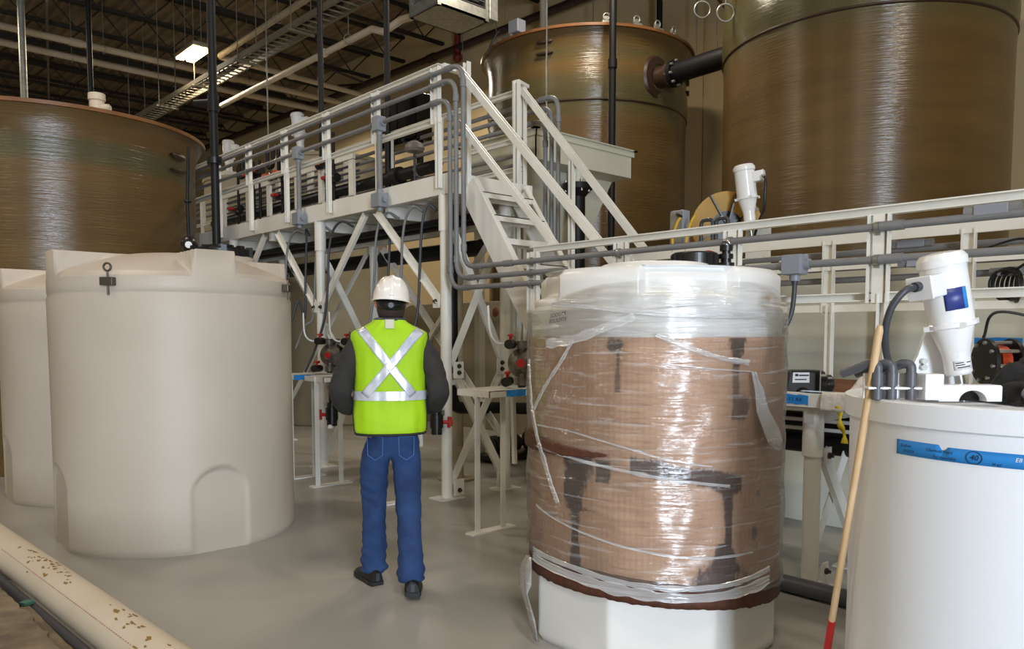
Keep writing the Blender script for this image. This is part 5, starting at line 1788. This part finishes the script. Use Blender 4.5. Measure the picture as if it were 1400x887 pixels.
mb = MB(); mb.ball((12.25, 15.35, 8.30), .12, 14); mb.cyl((12.25, 15.35, 8.4), (12.25, 15.35, 8.9), .08, None, 12); mb.build('valve_body', 'dull_red', t)
MB().torus((12.25, 15.35, 8.92), .13, .02, 16, 6).build('valve_wheel', 'sprinkler', t)
for k, (y, z) in enumerate(((19.5, 8.62), (26, 8.77))):
    t = thing('pipe_brace', 'dark pipe brace from the sprinkler main to the roof, ' + ('nearer' if k == 0 else 'farther'), 'brace', (12.2, y, z), 'braces of the sprinkler main')
    MB().tube([(12.25, y, z), (11.2, y + .4, ZC - .66)], .035, 8).build('brace_bar', 'sprinkler', t)
    MB().tube([(12.25, y, z), (12.25, y + 1.6, ZC - .66)], .035, 8).build('brace_bar', 'sprinkler', t)
# cable tray
t = thing('cable_tray', 'steel cable tray running under the roof toward the heater', 'cable tray', (6.7, 12, 6.7))
for x in (6.42, 6.78):
    mb = MB(); mb.channel((x, 9.6, 6.72 + .0), (x, 24, 6.98), .04, .10, .008); mb.build('side_rail', 'tray', t)
mb = MB()
y = 9.7
while y < 24:
    mb.cut().box((6.60, y, 6.69 + (y - 9.6) * .018), (.36, .03, .02)); y += .22
mb.build('rung', 'tray', t)
for i in range(6):
    y = 10.4 + i * 2.2
    mb = MB()
    for x in (6.42, 6.80):
        mb.cyl((x, y, 6.66 + (y - 9.6) * .018), (x, y, ZC - .05), .010, None, 6)
    mb.box((6.61, y, 6.65 + (y - 9.6) * .018), (.5, .04, .04)); mb.build('trapeze_hanger', 'tray', t)
for k in range(2):
    tag(MB().tube([(6.52 + .1 * k, 9.5, 6.76), (6.52 + .1 * k, 24, 7.02)], .028, 8).build('tray_cable', 'black_pipe' if k else 'pipe_white'), ('dark' if k else 'pale') + ' cable lying in the steel cable tray', 'cable', 'cables in the tray')
# hanging heater
t = thing('unit_heater', 'grey box heater hanging from the roof, slatted sides', 'heater', (7.06, 9.03, 6.0))
hx0, hx1, hy0, hy1, hz0, hz1 = 6.60, 7.52, 8.70, 9.37, 6.0, 6.95
mb = MB()
mb.span((hx0, hy0, hz0), (hx1, hy1, hz0 + .03)); mb.span((hx0, hy0, hz1 - .03), (hx1, hy1, hz1))
for x in (hx0, hx1 - .06):
    for y in (hy0, hy1 - .06):
        mb.span((x, y, hz0), (x + .06, y + .06, hz1))
mb.span((hx0, hy0, hz0), (hx1, hy0 + .02, hz0 + .16)); mb.span((hx0, hy0, hz0), (hx0 + .02, hy1, hz0 + .16)); mb.span((hx1 - .02, hy0, hz0), (hx1, hy1, hz1)); mb.span((hx0, hy1 - .02, hz0), (hx1, hy1, hz1))
mb.build('heater_case', 'galv', t)
mb = MB(); mb.span((hx0 + .10, hy0 + .10, hz0 + .05), (hx1 - .1, hy1 - .1, hz1 - .05)); mb.build('heater_core', 'joist', t)
mb = MB()
for i in range(9):
    z = hz0 + .20 + i * .08
    mb.box(((hx0 + hx1) / 2, hy0 + .04, z), (hx1 - hx0 - .12, .06, .008), rotm('X', 30)); mb.box((hx0 + .04, (hy0 + hy1) / 2, z), (.06, hy1 - hy0 - .12, .008), rotm('Y', -30))
mb.build('louvres', 'galv', t)
MB().span((hx1, hy0 - .02, hz0 + .04), (hx1 + .16, hy0 + .38, hz1)).build('burner_box', 'galv', t, .01)
mb = MB()
for x in (hx0 + .1, hx1 - .1):
    for y in (hy0 + .1, hy1 - .1):
        mb.cut().cyl((x, y, hz1 - .02), (x, y, ZC - .05), .012, None, 6)
mb.build('hanger_rod', 'galv', t)
# high bay lamps
def high_bay(x, y, label):
    t = thing('ceiling_lamp', label, 'lamp', (x, y, 7.5), 'high bay roof lamps')
    MB().box((x, y, 7.52), (.42, 1.1, .09)).build('lamp_housing', 'lamp_case', t, .02)
    for k in (-.11, .11):
        mb = MB(); mb.box((x + k, y, 7.46), (.16, 1.0, .035)); mb.build('lamp_lens', 'lamp_glow', t, .01)
    mb = MB()
    for k in (-.45, .45):
        mb.cut().cyl((x, y + k, 7.56), (x, y + k, ZC - .05), .008, None, 6)
    mb.build('hanger_rod', 'galv', t)
    l = area('lamp_or_fill_light', (x, y, 7.42), (0, 0, 0), .4, 1.0, LAMP_POWER * 2.2, LAMP_COLOR)
    return t
high_bay(6.45, 17.1, 'lit roof lamp above the left brown tank')
for x, y in ((6.45, 26), (1.0, 17.1), (1.0, 8.2), (1.0, 0), (6.45, 0.2), (7.7, 6.72), (-4.5, 4), (-4.5, 13), (1.0, 26), (10.6, 14.2), (10.6, 20)):  # area lights without fixtures; some added to brighten the long wall
    l = area('lamp_or_fill_light', (x, y, 7.42), (0, 0, 0), .4, 1.0, LAMP_POWER * (1.8 if x > 10 else 3.2 if x == 7.7 else 2.2), LAMP_COLOR)
# vertical pipes from the roof
def drop(label, x, y, z0, r, mat, name='drop_pipe'):
    t = thing(name, label, 'pipe', (x, y, z0), 'pipes dropping from the roof')
    MB().cyl((x, y, z0), (x, y, ZC - .05), r, None, 14).build('pipe_run', mat, t)
    zc = z0 + (ZC - z0) * .55
    MB().cyl((x, y, zc), (x, y, zc + .12), r * 1.3, None, 14).build('coupling', mat, t)
drop('black roof pipe behind the far railing, left of the near junction box', 5.20, 9.40, 2.9, .036, 'black_pipe')
drop('dark roof pipe passing the middle of the tall walkway railing', 5.22, 7.87, 2.9, .036, 'black_pipe')
drop('black roof pipe in front of the brown tank behind the hopper', 8.67, 7.35, 0.0, .05, 'black_pipe')
drop('black roof pipe behind the rim of the brown tank at the top centre', 12.0, 9.05, 6.0, .055, 'black_pipe')
drop('cream roof pipe behind the rim of the brown tank at the top centre', 11.7, 11.8, 5.0, .075, 'pvc_white')
drop('black roof pipe behind the left brown tank', 3.9, 15.05, 0.0, .045, 'black_pipe')
drop('galvanised roof pipe at the far left behind the brown tank', 3.08, 16.0, 0.0, .06, 'galv')
drop('thin steel roof rod above the far end of the walkway railing', 6.3, 13.3, 4.6, .012, 'galv')
for k, (x, y) in enumerate(((11.9, 10.6), (11.9, 10.0), (11.95, 8.2), (11.9, 7.75), (11.8, 13.4), (11.8, 14.6))):
    tag(MB().cyl((x, y, 6.1 if k < 4 else 5.0), (x, y, ZC - .05), .011, None, 6).build('hanger_rod', 'galv'), 'thin rod hanging from the roof along the long wall behind the middle brown tank', 'rod', 'thin rods along the long wall')
for k, (x, y, z) in enumerate(((9.0, 6.09, 5.80), (8.55, 5.45, 5.45))):
    t = thing('hanger_ring', 'empty steel ring hanging left of the largest brown tank, ' + ('farther' if k == 0 else 'nearer') + ' of two', 'ring', (x, y, z), 'empty hanging rings')
    mb = MB(); mb.torus((x, y, z), .105, .012, 24, 6, rotm('Z', -42) @ rotm('X', 90)); mb.build('ring', 'galv', t)
    mb = MB(); mb.cyl((x, y, z + .10), (x, y, ZC - .05), .008, None, 6); mb.build('rod', 'galv', t)

# ================================================================ THE PERSON
PE = thing('person', 'person in a white hard hat, lime safety vest and blue jeans, walking away', 'person', (2.545, 3.84, 0))
PE.rotation_euler = (0, 0, math.radians(-33))
OFF[PE.name] = Vector()

def skin(name, V, E, root, mat, parent, sub=2, amp=0.0, freq=6.0, fold=0.0, post=None):
    """one continuous surface grown round a skeleton; V maps a joint to (position, radius across, radius fore-aft)"""
    keys = list(V)
    me = bpy.data.meshes.new('tmp')
    me.from_pydata([V[k][0] for k in keys], [(keys.index(a), keys.index(b)) for a, b in E], [])
    o = bpy.data.objects.new('tmp', me)
    COL.objects.link(o)
    md = o.modifiers.new('skin', 'SKIN')
    md.branch_smoothing = .4
    md.use_smooth_shade = True
    for i, k in enumerate(keys):
        sv = me.skin_vertices[0].data[i]
        sv.radius = (V[k][1], V[k][2])
        sv.use_root = (k == root)
    ms = o.modifiers.new('sub', 'SUBSURF')
    ms.levels = ms.render_levels = sub
    dg = bpy.context.evaluated_depsgraph_get()
    ev = o.evaluated_get(dg)
    m2 = bpy.data.meshes.new_from_object(ev)
    bpy.data.objects.remove(o)
    mb = MB()
    nor = [v.normal.copy() for v in m2.vertices]
    vs = []
    for v, n in zip(m2.vertices, nor):
        p = v.co.copy()
        if amp:
            p += n * amp * noise.noise(p * freq)
        if fold:
            p += n * fold * noise.noise(Vector((p.x * 7, p.y * 7, p.z * 26 + p.x * 14)))
        if post:
            post(p)
        vs.append(p)
    mb.add(vs, [tuple(p.vertices) for p in m2.polygons], True)
    bpy.data.meshes.remove(m2)
    return mb.build(name, mat, parent)

# joints
def body_skeleton():
    V, E = {}, []
    def j(k, co, rx, ry=None, to=None):
        V[k] = (co, rx, ry if ry else rx)
        if to:
            E.append((to, k))
    j('pelvis', (0, 0.01, .95), .105, .075)
    j('waist', (0, .0, 1.10), .13, .085, 'pelvis')
    j('chest', (0, .01, 1.32), .165, .115, 'waist')
    j('upper', (0, .0, 1.46), .13, .09, 'chest')
    j('neck', (.004, .01, 1.57), .058, .06, 'upper')
    j('jaw', (.008, .03, 1.64), .062, .070, 'neck')
    j('head', (.010, .03, 1.72), .074, .092, 'jaw')
    j('crown', (.010, .03, 1.79), .055, .07, 'head')
    j('nose', (.012, .145, 1.69), .012, .012, 'head')
    for s, n in ((-1, 'l'), (1, 'r')):
        j('ear' + n, (.010 + s * .098, .025, 1.69), .012, .022, 'head')
        j('sh' + n, (s * .185, 0, 1.47), .062, .062, 'upper')
        j('el' + n, (s * .285, -.04, 1.175), .047, .047, 'sh' + n)
        j('fa' + n, (s * .245, .08, 1.12), .045, .045, 'el' + n)
        j('wr' + n, (s * .17, .235, 1.09), .028, .034, 'fa' + n)
        j('pa' + n, (s * .135, .30, 1.085), .022, .040, 'wr' + n)
        base = Vector((s * .115, .345, 1.083))
        for q in range(4):
            dz = (1.5 - q) * .019
            L = (.036, .042, .040, .032)[q]
            a = base + Vector((0, 0, dz))
            b = a + Vector((-s * L * .7, L * .8, -.004))
            c = b + Vector((-s * L * .75, L * .05, -.010))
            d = c + Vector((-s * L * .2, -L * .55, -.006))
            j('k%s%d' % (n, q), tuple(a), .010, .010, 'pa' + n)
            j('m%s%d' % (n, q), tuple(b), .009, .009, 'k%s%d' % (n, q))
            j('n%s%d' % (n, q), tuple(c), .0085, .0085, 'm%s%d' % (n, q))
            j('o%s%d' % (n, q), tuple(d), .0075, .0075, 'n%s%d' % (n, q))
        j('t1' + n, (s * .115, .300, 1.122), .011, .011, 'pa' + n)
        j('t2' + n, (s * .085, .330, 1.140), .010, .010, 't1' + n)
        j('t3' + n, (s * .060, .352, 1.142), .008, .008, 't2' + n)
    for s, n, kn, an, toe in ((-1, 'l', (-.095, .10, .51), (-.098, .17, .095), (-.15, .36, .045)), (1, 'r', (.098, .05, .51), (.105, -.15, .105), (.12, .06, .04))):
        j('hip' + n, (s * .085, 0.01, .86), .058, .062, 'pelvis')
        j('kn' + n, kn, .048, .050, 'hip' + n)
        j('ca' + n, tuple(Vector(kn).lerp(Vector(an), .35) + Vector((0, -.015, 0))), .045, .048, 'kn' + n)
        j('an' + n, an, .030, .034, 'ca' + n)
        j('to' + n, toe, .030, .022, 'an' + n)
    return V, E
V, E = body_skeleton()
skin('body', V, E, 'pelvis', 'skin', PE, 2)
# face
fc_ = MB()
mb = MB()
for s in (-1, 1):
    mb.ball((.010 + s * .031, .112, 1.715), (.013, .010, .009), 10)
mb.build('eyes', 'label_white', PE)
mb = MB(); mb.ball((.010, .108, 1.645), (.024, .008, .005), 10); mb.build('mouth', 'red', PE).data.materials[0] = pm('lips', '#93574b', .5)
# hair at the back and sides of the head
rows = []
for i in range(9):
    z = 1.615 + i * .016
    row = []
    for k in range(25):
        a = math.radians(160 + 220 * k / 24)
        w = .082 - .014 * max(0, (1.66 - z) / .05)
        d = .100 - .028 * max(0, (1.66 - z) / .05)
        row.append(Vector((.010 + w * math.cos(a), .032 + d * math.sin(a), z)))
    rows.append(row)
MB().grid(rows).build('hair', 'hair', PE, solid=.006)
# jeans
J, JE = {}, []
def jj(k, co, rx, ry, to=None):
    J[k] = (co, rx, ry)
    if to: JE.append((to, k))
jj('seat', (0, -.005, .935), .170, .128)
jj('waist', (0, 0, 1.03), .160, .118, 'seat')
for s, n, pts in ((-1, 'l', [(-.094, .005, .86, .098, .112), (-.100, .055, .68, .084, .094), (-.100, .10, .52, .074, .080), (-.102, .135, .34, .072, .078), (-.104, .155, .19, .073, .080), (-.108, .160, .10, .079, .088), (-.108, .158, .052, .077, .088)]),
                  (1, 'r', [(.094, 0, .86, .098, .112), (.098, .02, .68, .086, .096), (.102, .035, .52, .077, .080), (.105, -.035, .34, .071, .077), (.108, -.105, .20, .074, .080), (.110, -.130, .12, .081, .092), (.112, -.138, .074, .079, .094)])):
    prev = 'seat'
    for i, p in enumerate(pts):
        jj('%s%d' % (n, i), p[:3], p[3], p[4], prev)
        prev = '%s%d' % (n, i)
def bunch(p):
    if p.z < .30:
        k = (0.30 - p.z) / .22
        r = .007 * k * math.sin(p.z * 95 + p.x * 30)
        cx = -.105 if p.x < 0 else .109
        p.x += (p.x - cx) * r / .07
jeans = skin('jeans', J, JE, 'seat', 'denim', PE, 3, .006, 9, .007, bunch)
# seams and pockets on the seat of the jeans
def dress_depth(x, z):
    """depth of the seat's rear surface, found on the built mesh"""
    best = 0
    for v in jeans.data.vertices:
        if abs(v.co.x - x) < .022 and abs(v.co.z - z) < .022 and v.co.y < best:
            best = v.co.y
    return best - .003
for s in (-1, 1):
    pk = [(s * .045, .93), (s * .135, .93), (s * .132, .82), (s * .09, .79), (s * .048, .82)]
    mb = MB()
    P = [Vector((x, dress_depth(x, z), z)) for x, z in pk]
    mb.tube(P + [P[0]], .0026, 5)
    mb.build('pocket_seam', 'denim', jeans).data.materials[0] = pm('pale stitch', '#4f73ad', .8)
# shoes
def shoe(sx, heel, toe_dir, lift):
    d = Vector((toe_dir[0], toe_dir[1], 0)).normalized()
    s_ = Vector((d.y, -d.x, 0))
    hp = Vector(heel)
    L = .295
    prof = [(0, .034, .085), (.04, .042, .105), (.10, .041, .110), (.16, .044, .085), (.21, .049, .066), (.26, .043, .055), (.290, .024, .042), (.295, .010, .032)]
    rows = []
    for t_, w, h in prof:
        c = hp + d * t_
        zl = lift * max(0, 1 - t_ / .20)
        row = []
        for k in range(16):
            a = PI * k / 15
            row.append(c + s_ * w * math.cos(a) * (1.0 if h < .1 else 1) + Vector((0, 0, .022 + zl + (h - .022) * math.sin(a) ** .75)))
        rows.append(row)
    mb = MB().grid(rows); mb.add(rows[0], [tuple(range(16))]); mb.add(rows[-1], [tuple(range(16))[::-1]])
    o = mb.build('shoe', 'shoe', PE)
    rows = []
    for t_, w, h in prof:
        c = hp + d * t_
        zl = lift * max(0, 1 - t_ / .20)
        w2 = w + .005
        rows.append([c - s_ * w2 + Vector((0, 0, zl)), c + s_ * w2 + Vector((0, 0, zl)), c + s_ * w2 + Vector((0, 0, .028 + zl)), c - s_ * w2 + Vector((0, 0, .028 + zl))])
    mb = MB().grid(rows, True, False); mb.add(rows[0], [(0, 1, 2, 3)]); mb.add(rows[-1], [(3, 2, 1, 0)])
    mb.build('shoe_sole', 'sole', o)
    mb = MB(); mb.bar(hp + Vector((0, 0, .03 + lift)) - d * .002, hp + Vector((0, 0, .075 + lift)) - d * .002, .022, .004, up=d); mb.build('heel_tab', 'dark_grey', o)
shoe(-1, (-.085, .075, 0), (-.45, 1, 0), 0)
shoe(1, (.115, -.225, 0), (.06, 1, 0), .022)
# jacket
K, KE = {}, []
def kk(k, co, rx, ry, to=None):
    K[k] = (co, rx, ry)
    if to: KE.append((to, k))
kk('hem', (0, 0, .965), .166, .126)
kk('waist', (0, 0, 1.08), .172, .128, 'hem')
kk('chest', (0, .005, 1.31), .182, .132, 'waist')
kk('upper', (0, -.005, 1.46), .150, .105, 'chest')
kk('collar', (.003, .0, 1.575), .078, .078, 'upper')
kk('collar2', (.004, .004, 1.605), .076, .076, 'collar')
for s, n in ((-1, 'l'), (1, 'r')):
    kk('s' + n, (s * .192, -.005, 1.455), .082, .085, 'upper')
    kk('u' + n, (s * .250, -.03, 1.32), .074, .078, 's' + n)
    kk('e' + n, (s * .292, -.055, 1.165), .068, .070, 'u' + n)
    kk('f' + n, (s * .262, .055, 1.095), .066, .066, 'e' + n)
    kk('w' + n, (s * .185, .215, 1.085), .046, .048, 'f' + n)
skin('jacket', K, KE, 'chest', 'jacket', PE, 3, .006, 8, .008)
MB().torus((.004, .004, 1.603), .080, .016, 32, 8).build('jacket_collar', 'dark_grey', PE)
# vest
LV = [(.945, .198, .150), (.965, .208, .156), (1.05, .210, .158), (1.15, .206, .154), (1.25, .204, .152), (1.35, .208, .150), (1.43, .216, .145), (1.50, .226, .132), (1.535, .222, .116), (1.56, .170, .100), (1.585, .115, .090), (1.605, .092, .086)]
def vest_wd(z):
    for a, b in zip(LV[:-1], LV[1:]):
        if z <= b[0]:
            f = max(0, (z - a[0]) / (b[0] - a[0]))
            return a[1] + (b[1] - a[1]) * f, a[2] + (b[2] - a[2]) * f
    return LV[-1][1:]
EX = 2.6
def vest_pt(a, z, k=0.0):
    w, d = vest_wd(z)
    ca, sa = math.cos(a), math.sin(a)
    r = (abs(ca) ** EX + abs(sa) ** EX) ** (-1 / EX)
    f = .004 * noise.noise(Vector((ca * 3, sa * 3, z * 9))) + .006 * noise.noise(Vector((ca * 6, z * 3, 2)))
    return Vector(((w + k + f) * r * ca, (d + k + f) * r * sa - .002, z))
rows = []
zz = .945
while zz < 1.606:
    rows.append([vest_pt(2 * PI * i / 96, zz) for i in range(96)])
    zz += .015
# rounded corners of the rear hem: the hem climbs at both sides
for i, p in enumerate(rows[0]):
    pass
vs_o = MB().grid(rows, True).build('vest', 'vest', PE)
MB().tube([vest_pt(2 * PI * i / 64, .947, .003) for i in range(65)], .0075, 8, False).build('vest_binding', 'vest_trim', vs_o)
for s in (-1, 1):
    pts = []
    for i in range(22):
        z = 1.20 + .335 * i / 21
        pts.append(vest_pt(math.radians(-90 + s * (86 - 6 * math.sin(PI * i / 21))), z, .003))
    MB().tube(pts, .006, 8).build('vest_binding', 'vest_trim', vs_o)
    MB().tube([vest_pt(math.radians(-90 + s * 78), z, .003) for z in (.96, 1.0, 1.06, 1.12, 1.2)], .0045, 8).build('vest_binding', 'vest_trim', vs_o)
def back_pt(x, z, k=.004):
    w, d = vest_wd(z)
    c = min(.999, abs(x) / w)
    yy = (1 - c ** EX) ** (1 / EX)
    a = math.atan2(-yy, math.copysign(c, x))
    return vest_pt(a, z, k)
def strip(p, q, w, name='reflective_strip'):
    p, q = Vector(p), Vector(q)
    d = (q - p).normalized(); n_ = Vector((-d.y, d.x))
    rows = []
    for i in range(25):
        c = p.lerp(q, i / 24)
        rows.append([back_pt(c.x + n_.x * w * (k / 6 - .5), c.y + n_.y * w * (k / 6 - .5), .005 if name[0] == 'r' else .008) for k in range(7)])
    return MB().grid(rows).build(name, 'silver' if name[0] == 'r' else 'silver_patch', vs_o, solid=.0015)
strip((-.160, 1.555), (.125, 1.175), .05)
strip((.172, 1.550), (-.140, 1.175), .05)
rows = []
for i in range(97):
    a = 2 * PI * i / 96
    rows.append([vest_pt(a, z, .006) for z in (1.145, 1.16, 1.18, 1.197)])
MB().grid(rows).build('reflective_band', 'silver', vs_o)
strip((.000, 1.607), (.000, 1.555), .048, 'label_patch')
# hard hat
hc = Vector((.012, .035, 1.715))
Rh = rotm('X', -6) @ rotm('Y', 4)
prof = [(1.0 - .0 * i, 0) for i in range(1)]
rows = []
for i in range(15):
    t_ = i / 14 * PI / 2
    row = []
    for k in range(48):
        a = 2 * PI * k / 48
        rr = math.cos(t_) ** .8
        p = Vector((.108 * rr * math.cos(a), .136 * rr * math.sin(a), .148 * math.sin(t_) ** .95))
        ridge = max(0, 1 - abs(p.x) / .020) * .008 * (1 if t_ > .3 else t_ / .3)
        ridge += max(0, 1 - abs(abs(p.x) - .045) / .012) * .004 * (1 if t_ > .5 else 0)
        p += p.normalized() * ridge if p.length else p
        row.append(hc + Rh @ p)
    rows.append(row)
hat = MB().grid(rows, True).build('hard_hat', 'helmet', PE)
rows = []
for w, z in ((.100, .002), (.114, .000), (.119, -.006), (.115, -.010), (.100, -.004)):
    row = []
    for k in range(48):
        a = 2 * PI * k / 48
        ext = .035 * max(0, math.sin(a)) ** 3
        row.append(hc + Rh @ Vector((w * math.cos(a), (w + .028 + ext) * math.sin(a), z - .012 * max(0, math.sin(a)))))
    rows.append(row)
MB().grid(rows, True).build('hat_brim', 'helmet', hat)
rows = []
for z, o_ in ((-.055, .0), (-.035, .003), (-.004, .004)):
    row = []
    for k in range(25):
        a = math.radians(185 + 170 * k / 24)
        dz = -.012 * math.sin(math.radians(180 * k / 24)) if z < -.05 else 0
        row.append(hc + Rh @ Vector(((.086 + o_) * math.cos(a), (.108 + o_) * math.sin(a), z * (.55 + .45 * math.sin(PI * k / 24)) + dz)))
    rows.append(row)
MB().grid(rows).build('hat_suspension', 'black_plastic', hat, solid=.004)
MB().cyl(hc + Rh @ Vector((0, -.108, -.040)), hc + Rh @ Vector((0, -.128, -.040)), .018, .016, 20).build('hat_ratchet', 'dark_grey', hat)
MB().box(hc + Rh @ Vector((0, -.1365, .016)), (.026, .004, .007), Rh).build('hat_mark', 'silver_patch', hat)
